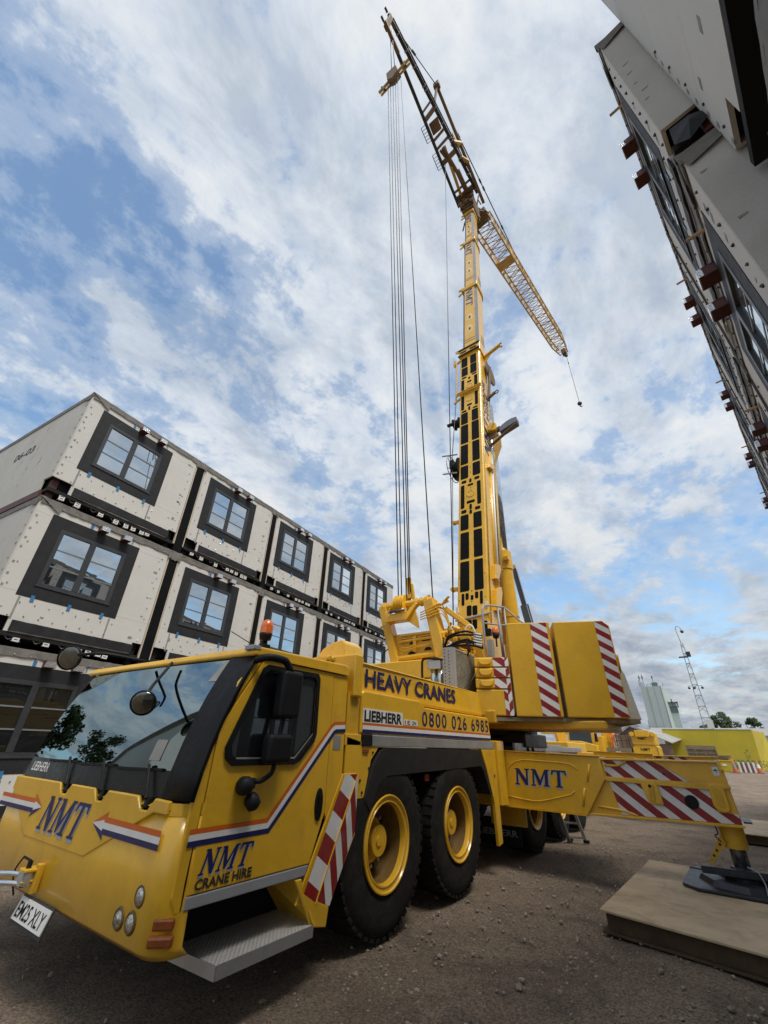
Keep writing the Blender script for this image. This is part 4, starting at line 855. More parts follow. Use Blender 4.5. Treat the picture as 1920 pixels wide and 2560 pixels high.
def wheels():
    R = .725
    tyre = MB().lathe([(.385, -.18), (.40, -.215), (.47, -.232), (.60, -.236), (.665, -.226), (.70, -.20), (.716, -.15), (.722, 0), (.716, .15), (.70, .20), (.665, .226), (.60, .236), (.47, .232), (.40, .215), (.385, .18)], (0, 0, 0), (1, 0, 0), 56)
    for k in range(46):
        q = 2*math.pi*k/46
        for sg in (-1, 1):
            qq = q + (.03 if sg > 0 else 0); rad = Vector((0, math.cos(qq), math.sin(qq))); tan = Vector((0, -math.sin(qq), math.cos(qq)))
            tyre.obox(rad*.709 + X3*sg*.165, tan, rad, X3, .058, .030, .10)
            tyre.obox(rad*.716 + X3*sg*.055, tan, rad, X3, .068, .022, .09)
    tm = tyre.mesh('tyre', RUBBER); tm.polygons.foreach_set('use_smooth', [True]*len(tm.polygons)); tm.set_sharp_from_angle(angle=math.radians(32))
    rim = MB().lathe([(.372, .17), (.392, .215), (.402, .232), (.398, .243), (.386, .243), (.378, .228), (.352, .222), (.346, .230), (.336, .230), (.330, .218), (.324, .17)], (0, 0, 0), (1, 0, 0), 56)
    rm = rim.mesh('rim', YELLOW); rm.polygons.foreach_set('use_smooth', [True]*len(rm.polygons)); rm.set_sharp_from_angle(angle=math.radians(40))
    dish = MB().lathe([(.324, .171), (.316, .12), (.312, .02), (.295, -.01), (.23, -.02), (.20, .0), (.001, .0)], (0, 0, 0), (1, 0, 0), 48)
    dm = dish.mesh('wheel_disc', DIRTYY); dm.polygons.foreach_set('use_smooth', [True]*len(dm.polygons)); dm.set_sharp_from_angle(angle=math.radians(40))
    hub = MB().lathe([(.195, -.02), (.195, .02), (.165, .02), (.140, .05), (.136, .115), (.126, .130), (.001, .134)], (0, 0, 0), (1, 0, 0), 32)
    hub.lathe([(.045, .134), (.043, .144), (.001, .145)], (0, 0, -.02), (1, 0, 0), 14)
    hm = hub.mesh('hub', YELLOW); hm.polygons.foreach_set('use_smooth', [True]*len(hm.polygons)); hm.set_sharp_from_angle(angle=math.radians(35))
    nuts = MB(); holes = MB()
    for k in range(10):
        q = 2*math.pi*k/10; c = Vector((0, .215*math.cos(q), .215*math.sin(q))); nuts.tube(c+X3*-.02, c+X3*.04, .019, 6)
        q += .31; c = Vector((0, .243*math.cos(q), .243*math.sin(q))); holes.tube(c+X3*-.035, c+X3*-.004, .042, 12)
    nm_, hl = nuts.mesh('wheel_nuts', BOLT), holes.mesh('rim_holes', VOID)
    valve = MB().tube((.20, .0, .30), (.245, .03, .255), .008, 6).mesh('valve', BRICK and BOLT)
    first = None
    for y in (4.36, 6.0, 9.15, 10.85, 12.5):
        for x, rz in ((-3.185, 0), (-5.715, math.pi)):
            w = bpy.data.objects.new('wheel', tm); COL.objects.link(w); w.parent = crane; w.matrix_parent_inverse = crane.matrix_basis.inverted()
            w.location = (x, y, R+.012); w.rotation_euler = (random.random()*6, 0, rz)
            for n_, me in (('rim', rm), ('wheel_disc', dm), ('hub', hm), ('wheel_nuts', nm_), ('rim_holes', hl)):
                c = bpy.data.objects.new(n_, me); COL.objects.link(c); c.parent = w
                if n_ in ('wheel_nuts', 'rim_holes'): c['kind'] = 'stuff'
        cb('axle', MB().tube((-5.6, y, .735), (-3.3, y, .735), .12, 10), VOID)
wheels()

def outrigger(y0, dx=0.0, text=True, pad=True, zoff=0.0):
    "beam that slides out to the near side, front face at y0"
    x = lambda v: v+dx
    P = lambda u, z, y: Vector((u, y, z+zoff))
    th = .46
    box_ = [(XL-.02, 1.555), (-1.445, 1.525), (-1.42, 1.24), (-1.745, .785), (XL-.02, .795)]
    ib = cb('outrigger_beam', MB().prism([P(u, z, y0) for u, z in box_], (0, th, 0)), YELLOW, bevel=.012)
    fl = MB(); e = .012
    fl.bar(P(XL, 1.558, y0+th/2), P(-1.44, 1.530, y0+th/2), .01, .014); fl.prism([P(XL, .785, y0-.02), P(-1.75, .772, y0-.02), P(-1.75, .785, y0-.02), P(XL, .797, y0-.02)], (0, th, 0)); fl.prism([P(XL, 1.556, y0-.022), P(-1.445, 1.526, y0-.022), P(-1.445, 1.536, y0-.022), P(XL, 1.568, y0-.022)], (0, th, 0))
    pieces('beam_flange', fl, YELLOW, ib)
    # pressed ridges
    rd = MB()
    rd.path([P(-2.92, 1.19, y0), P(-2.86, 1.32, y0), P(-2.76, 1.40, y0), P(-2.60, 1.44, y0), P(-1.95, 1.42, y0), P(-1.83, 1.39, y0), P(-1.78, 1.34, y0)], .009, 8)
    rd.path([P(-2.94, .93, y0), P(-2.55, .895, y0), P(-2.40, .90, y0), P(-1.93, 1.02, y0), P(-1.88, 1.06, y0)], .009, 8)
    rd.path([P(-1.60, 1.42, y0), P(-1.67, 1.20, y0)], .017, 8).path([P(-1.73, 1.11, y0), P(-1.79, .89, y0)], .017, 8)
    pieces('pressed_ridge', rd, YELLOW, ib, smooth=True)
    if text: nmt(ib, P(-2.78, 1.095, y0), (1, 0, 0), (0, 0, 1), .80, .225, .09, (0, -1, 0), shadow=(.07, -.09))
    # inner telescoping beam
    yi = y0+.05; t2 = .40
    ob = cb('outrigger_inner_beam', MB().prism([P(-1.70, 1.50, yi), P(x(-.02), 1.515, yi), P(x(.035), 1.26, yi), P(x(.055), .84, yi), P(-1.80, .80, yi)], (0, t2, 0)), YELLOW, bevel=.01)
    fr = MB(); f = yi-.03
    fr.prism([P(-1.44, 1.485, f), P(x(0), 1.505, f), P(x(0), 1.525, f), P(-1.44, 1.508, f)], (0, t2+.05, 0))
    fr.prism([P(-1.76, .788, f-.01), P(x(.07), .815, f-.01), P(x(.07), .845, f-.01), P(-1.76, .812, f-.01)], (0, t2+.07, 0))
    fr.prism([P(-1.44, 1.225, f), P(x(-.17), 1.195, f), P(x(.05), 1.225, f), P(x(.05), 1.262, f), P(-1.44, 1.275, f)], (0, .03, 0))
    pieces('beam_flange', fr, YELLOW, ob, bevel=.005)
    dg = MB(); dg.prism([P(x(-.745), 1.495, f+.012), P(x(-.70), 1.495, f+.012), P(x(-.315), 1.285, f+.012), P(x(-.22), 1.275, f+.012), P(x(-.22), 1.262, f+.012), P(x(-.36), 1.268, f+.012)], (0, .02, 0))
    build('beam_gusset', dg, YELLOW, ob, bevel=.004)
    g2 = MB().path([P(-1.40, 1.42, f+.02), P(-1.22, 1.42, f+.02), P(-1.10, 1.48, f+.02)], .016, 8); build('guide_bar', g2, YELLOWW, ob, smooth=True)
    g3 = MB().path([P(-1.60, .905, f+.02), P(-1.25, .875, f+.02), P(-1.10, .83, f+.02)], .014, 8); build('guide_bar', g3, YELLOW, ob, smooth=True)
    pk = MB().prism([P(x(-.99), 1.27, f-.008), P(x(-.78), 1.268, f-.008), P(x(-.745), .985, f-.008), P(x(-.92), .985, f-.008)], (0, .035, 0)); build('beam_pocket', pk, YELLOW, ob, bevel=.01)
    build('pocket_slot', MB().obox(P(x(-.86), 1.12, f-.010), (1, 0, -.08), (0, 1, 0), (0.08, 0, 1), .065, .02, .20), YELLOWW, ob, bevel=.008)
    build('lock_hole', MB().tube(P(x(-.865), 1.195, f-.022), P(x(-.865), 1.195, f), .02, 12), VOID, ob)
    pts = []
    for k in range(16):
        q = 2*math.pi*k/16; pts.append(P(x(-.105)+.085*math.sin(q)+ .02*math.cos(q)*-1, 1.115+.07*math.cos(q)+(.085 if math.cos(q) > 0 else -.085), f-.008))
    build('end_boss', MB().prism(pts, (0, .035, 0)), YELLOW, ob, bevel=.012)
    pts = [P(x(-.105)+(p.x-x(-.105))*.55, 1.115+zoff+(p.z-1.115-zoff)*.70-zoff, f-.011) for p in pts]
    build('boss_recess', MB().prism(pts, (0, .01, 0)), YELLOWW, ob, bevel=.002)
    # red and white sheeting in the two fields
    S_ = Vector((.80, 0, 1.0)); S_ = S_*4.35
    c1 = MB().poly([P(-1.42, 1.484, yi-.004), P(x(-.76), 1.49, yi-.004), P(x(-.33), 1.272, yi-.004), P(-1.40, 1.278, yi-.004)])
    c2 = MB().poly([P(-1.38, 1.222, yi-.0045), P(x(-.20), 1.195, yi-.0045), P(x(-.165), .96, yi-.0045), P(x(.045), .95, yi-.0045), P(x(.05), .848, yi-.0045), P(-1.30, .83, yi-.0045)])
    build('red_white_marking', c1, CHEV, ob, uv=(P(-1.4, 1.0, y0), S_, Z3)); build('red_white_marking', c2, CHEV, ob, uv=(P(-1.4, 1.03, y0), S_, Z3))
    build('end_marking', MB().poly([(x(.042), yi+.02, 1.24+zoff), (x(.042), yi+t2-.02, 1.24+zoff), (x(.058), yi+t2-.02, .86+zoff), (x(.058), yi+.02, .86+zoff)]), CHEV, ob, uv=(P(0, 1, y0), Vector((0, 3, 3.4)), Z3))
    build('beam_hole', MB().tube(P(x(-.42), 1.045, yi-.014), P(x(-.42), 1.045, yi-.006), .078, 20), VOID, ob)
    build('beam_hole', MB().tube(P(x(-.66), 1.345, yi-.012), P(x(-.66), 1.345, yi-.006), .014, 12), VOID, ob)
    build('warning_label', MB().poly([P(x(-.09), 1.36, yi-.003), P(x(-.02), 1.36, yi-.003), P(x(-.02), 1.46, yi-.003), P(x(-.09), 1.46, yi-.003)]), WHITE, ob)
    build('label_print', text_mb('*', P(x(-.08), 1.375, yi-.005), (1, 0, 0), (0, 0, 1), .05, .06, .03), VOID, ob)
    yc = y0+.26; xc = x(-.085)
    j = cb('support_jack', MB().lathe([(.135, .835), (.128, .60), (.120, .575), (.001, .575)], (xc, yc, zoff), (0, 0, 1), 24), YELLOW, smooth=True); autosmooth(j, 40)
    build('jack_rod', MB().lathe([(.088, .60), (.088, .40), (.075, .37), (.001, .36)], (xc, yc, zoff), (0, 0, 1), 24), DCHROME, j, smooth=True)
    br = MB().prism([P(xc-.13, .72, yc-.12), P(xc-.10, .62, yc-.12), P(xc-.30, .40, yc-.13), P(xc-.34, .415, yc-.13)], (0, .015, 0)); k = build('jack_bracket', br, YELLOWW, j)
    hb = MB()
    for q in (.25, .5, .72): hb.tube(P(xc-.115-.2*q, .675-.26*q, yc-.128), P(xc-.115-.2*q, .675-.26*q, yc-.124), .014, 8)
    pieces('bracket_hole', hb, VOID, k)
    build('locking_pin', MB().path([P(xc-.16, .80, yc-.1), P(xc-.15, .72, yc-.14), P(xc-.19, .70, yc-.14), P(xc-.14, .64, yc-.14)], .008, 6), OXIDE, j)
    if pad:
        zb = .192
        f1 = cb('support_pad', MB().prism([(xc-.62+.12, yc-.58, zb), (xc+.62, yc-.62, zb), (xc+.68, yc-.50, zb), (xc+.68, yc+.58, zb), (xc-.62, yc+.58, zb), (xc-.66, yc-.42, zb)], (0, 0, .028)), PADBLK, bevel=.006)
        build('pad_rim', MB().lathe([(.50, zb+.028), (.46, zb+.085), (.30, zb+.10), (.28, zb+.14), (.14, zb+.15), (.12, zb+.20), (.001, zb+.205)], (xc, yc-.02, 0), (0, 0, 1), 8), PADBLK, f1)
        build('pad_handle_plate', MB().prism([(xc-.42, yc-.38, zb+.145), (xc+.55, yc-.30, zb+.15), (xc+.55, yc-.26, zb+.15), (xc-.42, yc-.34, zb+.145)], (0, 0, .07)).prism([(xc-.55, yc-.32, zb+.165), (xc-.30, yc-.12, zb+.165), (xc+.55, yc-.10, zb+.165), (xc+.55, yc-.30, zb+.165), (xc-.36, yc-.38, zb+.165)], (0, 0, .015)), PADBLK, f1)
        build('pad_strap', MB().path([(xc+.05, yc-.3, zb+.25), (xc+.14, yc-.36, zb+.22), (xc+.17, yc-.42, zb+.12), (xc+.16, yc-.48, zb+.04)], .007, 6), GREYP, f1)
outrigger(7.75)
outrigger(15.3, dx=.03, text=False, pad=False, zoff=.03)
cb('support_pad', MB().box(-.42, .30, 15.2, 15.9, .165, .20).lathe([(.12, .20), (.10, .42), (.001, .42)], (-.055, 15.56, 0), (0, 0, 1), 12), PADBLK)

# ------------------------------------------------------------------ superstructure
def superstructure():
    cb('slewing_ring', MB().lathe([(1.05, 1.50), (1.15, 1.52), (1.15, 1.66), (1.0, 1.68), (1.0, 1.80), (1.25, 1.82), (1.25, 1.95), (.001, 1.95)], (-4.2, 9.7, 0), (0, 0, 1), 40), POSTBLK)
    cb('slewing_platform', MB().box(-5.7, -2.9, 7.45, 11.6, 1.96, 2.16), YELLOWW, bevel=.02)
    cb('platform_underframe', MB().box(-3.4, -1.3, 8.0, 9.6, 1.90, 2.02), YELLOWW, bevel=.02)
    cb('drive_unit', MB().box(-4.0, -2.9, 8.9, 10.3, 1.62, 1.86), POSTBLK, bevel=.02)
    # winch deck behind the hood
    for i, (z0, z1, x1) in enumerate(((2.42, 2.75, -3.75), (2.765, 3.13, -3.8))):
        cb('deck_casing', MB().box(-5.72, x1, 7.62, 8.4, z0, z1), YELLOW, bevel=.025, seg=3)
    cb('deck_casing', MB().box(-5.72, -3.85, 7.7, 8.4, 2.16, 2.41), YELLOW, bevel=.02)
    # ballast: centre slabs with lifting lugs, then the two tall blocks
    K = 1.04; a = Vector((-2.50*K, 7.335*K, 0)); d = Vector((math.sin(math.radians(69)), math.cos(math.radians(69)), 0)); nrm = Vector((d.y, -d.x, 0))
    def blk(u0, u1, z0, z1, depth, off=0.0):
        p0, p1 = a+d*u0*K+nrm*off, a+d*u1*K+nrm*off; q = -nrm*depth; z0, z1 = 1.6+(z0-1.6)*K, 1.6+(z1-1.6)*K
        return MB().prism([p0+Z3*z0, p1+Z3*z0, p1+Z3*z1, p0+Z3*z1], q)
    zs = [2.05, 2.465, 2.64, 2.815, 2.985]; kz = lambda z: 1.6+(z-1.6)*K
    for i in range(4):
        s = cb('ballast_slab', blk(-.60, -.02, zs[i]+.006, zs[i+1]-.008, .9), YCAST, bevel=.02, seg=3)
        if i:
            z = kz((zs[i]+zs[i+1])/2); p = a+d*-.43+nrm*.002
            pts = [p+d*(.11*x)+Z3*(z+.055*y) for x, y in ((-1, 1), (1, 1), (1, -.1), (.75, -.75), (.35, -1), (-.35, -1), (-.75, -.75), (-1, -.1))]
            build('lifting_lug', MB().prism(pts, nrm*.035), YELLOW, s, bevel=.012)
        p0, p1 = a+d*(-.29 if i else -.15)+nrm*.003, a+d*-.085+nrm*.003; q1 = a+d*-.022+nrm*.003
        m = build('red_white_marking', MB().poly([p0+Z3*(kz(zs[i])+.012), p1+Z3*(kz(zs[i])+.012), p1+Z3*(kz(zs[i+1])-.014), p0+Z3*(kz(zs[i+1])-.014)]), CHEV, s, uv=(a, (d*.75+Z3)*3.6, Z3))
        build('red_white_marking', MB().poly([p1+Z3*(kz(zs[i])+.012), q1+Z3*(kz(zs[i])+.012), q1+Z3*(kz(zs[i+1])-.014), p1+Z3*(kz(zs[i+1])-.014)]), CHEV, s, uv=(a, (d*-1.2+Z3)*3.6, Z3))
    for u0, u1, c0, c1, off, dp in ((0.02*K, .735*K, .42*K, .70*K, .02, 1.1), (.80*K, 1.70*K, 1.475*K, 1.69*K, .0, 1.25)):
        z0, z1 = kz(2.05), kz(3.555)
        B = MB(); p = lambda u, z, o=0.0: a+d*u+nrm*(off+o)+Z3*z
        if u0 > .5: B.prism([p(u0, z0), p(u1, z0), p(u1, 3.54), p(u1-.10, z1), p(u0, z1)], -nrm*dp)
        else: B.prism([p(u0, z0), p(u1, z0), p(u1, z1), p(u0, z1)], -nrm*dp)
        s = cb('counterweight_block', B, YCAST, bevel=.018, seg=3)
        top = z1-.012
        pts = [p(c0, z0+.012, .0025), p(c1-.01, z0+.012, .0025), p(c1-.01, top if u0 < .5 else 3.53, .0025)] + ([p(c0, top, .0025)] if u0 < .5 else [p(u1-.11, top, .0025), p(c0, top, .0025)])
        build('red_white_marking', MB().poly(pts), CHEV, s, uv=(a, (d*.66+Z3)*4.75, Z3))
        if u0 < .5:
            q = lambda t, z: a+d*(u1+.0025)+nrm*(off-t)+Z3*z
            build('red_white_marking', MB().poly([q(.02, z0+.012), q(.30, z0+.012), q(.30, top), q(.02, top)]), CHEV, s, uv=(a, (nrm*.66+Z3)*4.75, Z3))
        else:
            q = lambda t, z: a+d*(u1+.003)+nrm*(off-t)+Z3*z
            e0 = a+d*(1.62*K)-nrm*.42; e1 = a+d*(1.955*K)-nrm*.42; e2 = a+d*(1.87*K)-nrm*.42
            build('pale_end_weight', MB().prism([e0+Z3*z0, e1+Z3*z0, e2+Z3*2.78, a+d*(1.79*K)-nrm*.42+Z3*3.02, e0+Z3*3.08], -nrm*.8), FLAGST, s, bevel=.015)
            build('pale_end_face', MB().poly([q(.03, z0+.01), q(1.22, z0+.01), q(1.22, 2.80), q(.75, 2.98), q(.03, 2.98)]), FLAGST, s)
            lp = MB(); c = a+d*(u1+.012)+nrm*(off-.14)+Z3*3.02
            lp.path([c+Z3*.03+nrm*.09, c+nrm*.09-Z3*.16, c+nrm*.05-Z3*.23, c-Z3*.25, c-nrm*.05-Z3*.23, c-nrm*.09-Z3*.16, c-nrm*.09+Z3*.0], .028, 8); build('lifting_eye', lp, YELLOWW, s, smooth=True)
    cb('ballast_baseplate', MB().prism([a+d*-.6+Z3*2.0, a+d*1.92+Z3*2.0-nrm*.1, a+d*1.92-nrm*1.35+Z3*2.0, a+d*-.6-nrm*1.0+Z3*2.0], (0, 0, .06)), OLDWOOD)
    # radiator with oil tank
    rad = cb('cooler_frame', MB().box(-3.43, -3.385, 6.99, 7.08, 2.43, 3.165).box(-3.43, -3.385, 7.98, 8.04, 2.43, 3.155).box(-3.43, -3.385, 7.08, 7.98, 3.13, 3.158).box(-3.60, -3.40, 6.98, 6.99, 2.43, 3.165), GREYP, bevel=.004)
    b = MB()
    for k in range(30): b.box(-3.41, -3.392, 7.08, 7.98, 2.44+k*.0235, 2.452+k*.0235)
    build('cooler_fin', b, NETTING, rad, kind='stuff'); build('cooler_core', MB().box(-3.46, -3.415, 7.06, 8.0, 2.43, 3.13), NETTING, rad)
    b = MB()
    for k in range(12): b.tube((-3.48, 6.976, 2.46+k*.058), (-3.48, 6.981, 2.46+k*.058), .011, 6).tube((-3.56, 6.976, 2.49+k*.058), (-3.56, 6.981, 2.49+k*.058), .011, 6)
    build('frame_perforation', b, VOID, rad, kind='stuff')
    fl = cb('filter_unit', MB().box(-3.95, -3.67, 7.02, 7.30, 2.82, 2.98), SILVER, bevel=.015)
    for x in (-4.03, -3.90): build('filter_canister', MB().lathe([(.001, 2.44), (.062, 2.44), (.065, 2.82), (.001, 2.82)], (x+.17, 7.12, 0), (0, 0, 1), 18), CHROME, fl, smooth=True)
    build('filter_hose', MB().path([(-3.55, 7.05, 2.96), (-3.83, 7.0, 3.0), (-4.0, 6.98, 3.0), (-4.03, 6.98, 2.94), (-4.03, 7.0, 2.52), (-3.95, 7.03, 2.47)], .022, 8), BLACK, fl, smooth=True)
    build('filter_valve', MB().box(-3.99, -3.91, 7.0, 7.12, 2.44, 2.54).box(-3.85, -3.75, 7.04, 7.14, 2.97, 3.03), BLACK, fl, bevel=.01)
    cb('loose_bag', MB().add([(-3.36, 7.60, 2.66), (-3.08, 7.38, 2.90), (-3.12, 7.37, 2.78), (-3.24, 7.42, 2.66), (-3.33, 7.50, 2.62)], [(0, 1, 2), (0, 2, 3), (0, 3, 4)]), FOIL)
    # ---- luffing winch frame
    Y0 = 7.95
    wf = cb('winch_frame', MB().bar((-5.60, Y0, 4.44), (-5.20, Y0+.05, 3.02), .20, .25, Y3).bar((-4.36, Y0, 4.44), (-4.06, Y0+.02, 3.05), .24, .27, Y3), YELLOW, bevel=.02)
    tb = MB().tube((-5.70, Y0, 4.44), (-4.28, Y0, 4.44), .078, 18)
    for x in (-5.60, -5.50, -5.40, -5.30, -4.72, -4.60, -4.48, -4.40): tb.tube((x, Y0, 4.44), (x+.035, Y0, 4.44), .102 if x not in (-5.60, -4.40) else .13, 18)
    o = build('frame_tube', tb, YELLOW, wf); autosmooth(o, 40)
    sh = MB()
    for x in (-5.20, -5.13, -5.06, -4.99): sh.lathe([(.08, -.030), (.225, -.030), (.230, -.022), (.190, 0), (.230, .022), (.225, .030), (.08, .030)], (x, Y0, 4.44), (1, 0, 0), 30)
    o = cb('luffing_sheave', sh, YELLOW); autosmooth(o, 35)
    fr2 = MB().prism([(-5.44, Y0-.20, 4.17), (-4.86, Y0-.22, 4.17), (-4.86, Y0-.22, 4.30), (-4.90, Y0-.22, 4.20), (-5.40, Y0-.20, 4.20), (-5.44, Y0-.2, 4.28)], (0, .03, 0))
    fr2.box(-5.42, -4.86, Y0-.22, Y0+.02, 4.03, 4.17).prism([(-4.86, Y0-.2, 4.03), (-4.62, Y0-.15, 4.36), (-4.66, Y0-.15, 4.42), (-4.86, Y0-.2, 4.19)], (0, .12, 0)).prism([(-4.92, Y0-.1, 4.04), (-4.60, Y0-.1, 3.82), (-4.62, Y0-.1, 4.02), (-4.72, Y0-.1, 4.36), (-4.80, Y0-.1, 4.32)], (0, .03, 0)).bar((-5.43, Y0-.20, 4.18), (-5.33, Y0-.16, 4.36), .03, .03).bar((-5.0, Y0-.22, 4.18), (-4.96, Y0-.16, 4.40), .03, .03)
    build('sheave_bracket', fr2, YELLOW, wf, bevel=.006)
    build('sheave_roller', MB().tube((-5.28, Y0-.24, 4.235), (-4.90, Y0-.24, 4.245), .03, 12), DCHROME, wf, smooth=True)
    build('rope_socket', MB().bar((-4.88, Y0, 4.56), (-4.90, Y0-.03, 5.06), .10, .09, Y3).bar((-4.77, Y0, 4.48), (-4.82, Y0-.02, 4.90), .06, .06, Y3), YELLOW, wf, bevel=.012)
    pl = MB().box(-5.30, -4.10, Y0+.02, Y0+.10, 3.08, 3.78); build('frame_plate', pl, YELLOWW, wf, bevel=.01)
    dt = MB()
    dt.tube((-5.18, Y0-.02, 3.24), (-4.10, Y0-.02, 3.28), .055, 12).box(-5.15, -4.15, Y0-.02, Y0+.02, 3.72, 3.76).tube((-5.15, Y0-.01, 3.60), (-4.14, Y0-.01, 3.63), .03, 8)
    dt.box(-5.12, -4.72, Y0-.01, Y0+.02, 3.655, 3.675).box(-4.62, -4.20, Y0-.01, Y0+.02, 3.67, 3.69).box(-4.80, -4.72, Y0-.03, Y0+.02, 3.36, 3.70)
    build('frame_crosspiece', dt, YELLOW, wf, bevel=.004)
    hb = MB()
    for x, z in ((-4.86, 3.345), (-4.45, 3.40), (-4.82, 3.56), (-4.50, 3.60)):
        hb.prism([(x-.10, Y0+.015, z-.03), (x+.10, Y0+.015, z-.03), (x+.07, Y0+.015, z+.02), (x+.03, Y0+.015, z+.04), (x-.05, Y0+.015, z+.035)], (0, .005, 0))
    pieces('frame_opening', hb, VOID, wf)
    r = random.Random(11); hs = MB()
    for k in range(3): hs.path([(-5.66, Y0-.06, 3.98-.02*k), (-5.5, Y0-.12, 3.99-.02*k), (-5.36, Y0-.12, 3.88-.03*k), (-5.28, Y0-.05, 3.74)], .011, 6)
    for k in range(4): hs.path([(-4.52, Y0-.16, 4.14-.05*k), (-4.30, Y0-.18, 4.20-.06*k), (-4.05, Y0-.10, 4.30-.07*k), (-3.98, Y0+.02, 4.12-.05*k), (-3.92, Y0+.1, 3.7)], .012, 6)
    for k in range(2): hs.path([(-5.14, Y0-.04, 3.50-.05*k), (-4.98, Y0-.06, 3.44-.05*k), (-4.70, Y0-.06, 3.48-.04*k), (-4.50, Y0-.06, 3.46), (-4.20, Y0-.05, 3.54)], .011, 6)
    pieces('hydraulic_pipe', hs, YELLOW, wf, smooth=True)
    hz = MB().path([(-5.40, Y0-.1, 3.46), (-5.50, Y0-.14, 3.36), (-5.52, Y0-.14, 3.22), (-5.44, Y0-.14, 3.10), (-5.30, Y0-.1, 3.06)], .012, 6); build('hydraulic_hose', hz, BLACK, wf, smooth=True)
    # clutter of blocks, arms and drums between the frame and the boom
    cl = MB(); cnt = 0
    while cnt < 64:
        x, y, z = r.uniform(-4.16, -3.52), r.uniform(7.85, 8.35), r.uniform(3.12, 4.0)
        if z > 4.02 - (x+4.16)*.55: continue
        cnt += 1
        if r.random() < .5: cl.obox((x, y, z), (1, r.uniform(-.4, .4), r.uniform(-.5, .5)), (0, 1, r.uniform(-.3, .3)), (0, 0, 1), r.uniform(.05, .2), r.uniform(.05, .12), r.uniform(.04, .15))
        else: cl.tube((x-.06, y, z), (x+r.uniform(.02, .10), y+r.uniform(-.15, .1), z+r.uniform(-.12, .12)), r.uniform(.02, .055), 10)
    cl.box(-4.2, -3.35, 8.25, 8.45, 2.9, 3.45)
    pieces('valve_block', cl, YELLOWW, crane, bevel=.008)
    cb('winch_drum', MB().lathe([(.001, -.16), (.15, -.16), (.15, -.13), (.10, -.12), (.10, .12), (.15, .13), (.15, .16), (.001, .16)], (-3.72, 8.10, 3.60), (1, .15, 0), 24), YELLOW, bevel=.004)
    cb('drum_guard', MB().path([(-3.58, 8.0, 3.62+.0), (-3.56, 8.0, 3.74), (-3.50, 8.02, 3.80), (-3.43, 8.03, 3.77), (-3.39, 8.04, 3.66), (-3.40, 8.04, 3.58)], .016, 8), WHITE, smooth=True)
    cb('derrick_arm', MB().bar((-4.02, Y0+.05, 4.22), (-3.55, Y0+.3, 3.80), .12, .10).bar((-4.22, Y0-.1, 4.22), (-3.90, Y0, 4.36), .10, .03).bar((-4.36, Y0, 4.36), (-4.02, Y0+.02, 4.20), .05, .05).bar((-4.0, Y0-.05, 4.33), (-3.86, Y0-.05, 4.44), .07, .03), YELLOW, bevel=.01)
    hz = MB()
    for k, (z, dz) in enumerate(((3.54, .03), (3.50, -.06), (3.36, .10), (3.34, .02), (3.30, -.05))):
        hz.path([(-4.0, 7.80, 3.22+.05*k), (-3.86, 7.72, z-.02), (-3.66, 7.66, z+.03), (-3.40, 7.62, z+.03+dz*.3), (-3.22, 7.62, z-.02), (-3.10, 7.70, z-.06)], .021, 8)
    hz.path([(-3.40, 7.62, 3.42), (-3.34, 7.60, 3.22), (-3.44, 7.60, 3.08), (-3.60, 7.65, 3.06)], .02, 8).path([(-3.98, 7.78, 3.5), (-3.95, 7.74, 3.3), (-3.84, 7.72, 3.2)], .02, 8)
    pieces('hydraulic_hose', hz, BLACK, crane, smooth=True)
    b = MB()
    for k in range(5): b.tube((-3.24, 7.62, 3.52-.05*k), (-3.10, 7.66, 3.48-.05*k), .026, 8)
    pieces('hose_coupling', b, GALV, crane)
    b = MB()
    for k in range(5): b.path([(-4.0+.1*k, 7.75, 3.15), (-3.95+.1*k, 7.7, 3.0-.03*k), (-3.8+.1*k, 7.68, 3.05), (-3.74+.1*k, 7.7, 3.22)], .011, 6)
    pieces('hydraulic_pipe', b, YELLOW, crane, smooth=True)
    # handrail and lamp beside the boom
    hr = MB().path([(-3.06, 7.72, 3.05), (-3.06, 7.72, 3.98), (-3.05, 7.80, 4.08), (-3.0, 7.98, 4.13), (-3.0, 8.85, 4.32)], .022, 8).path([(-3.05, 7.75, 3.72), (-3.0, 8.85, 3.92)], .018, 8).path([(-3.0, 8.44, 4.24), (-3.0, 8.44, 3.0)], .02, 8).path([(-3.0, 8.85, 4.32), (-2.72, 9.0, 4.0), (-2.55, 9.1, 3.9)], .02, 8).path([(-3.0, 8.85, 4.32), (-3.0, 8.85, 3.0)], .022, 8)
    pieces('handrail', hr, GREYP, crane, smooth=True)
    lp = cb('warning_beacon', MB().lathe([(.001, 0), (.05, 0), (.062, .04), (.07, .10), (.001, .10)], (-2.92, 7.95, 3.46), (0, 0, 1), 14).tube((-2.92, 7.95, 3.30), (-2.92, 7.95, 3.47), .016, 8), BLACK, smooth=True)
    build('beacon_lens', MB().lathe([(.066, .10), (.066, .17), (.05, .20), (.001, .205)], (-2.92, 7.95, 3.46), (0, 0, 1), 14), BEACON, lp, smooth=True)
    cb('work_lamp', MB().box(-3.12, -2.98, 7.84, 7.92, 3.50, 3.64), BLACK, bevel=.015)
    [None for _ in ()] or pieces('support_strut', MB().bar((-2.99, 8.5, 2.5), (-3.02, 8.5, 3.9), .07, .05).bar((-3.14, 8.2, 2.9), (-3.14, 8.2, 3.5), .12, .10), GALV, crane, bevel=.006)
superstructure()

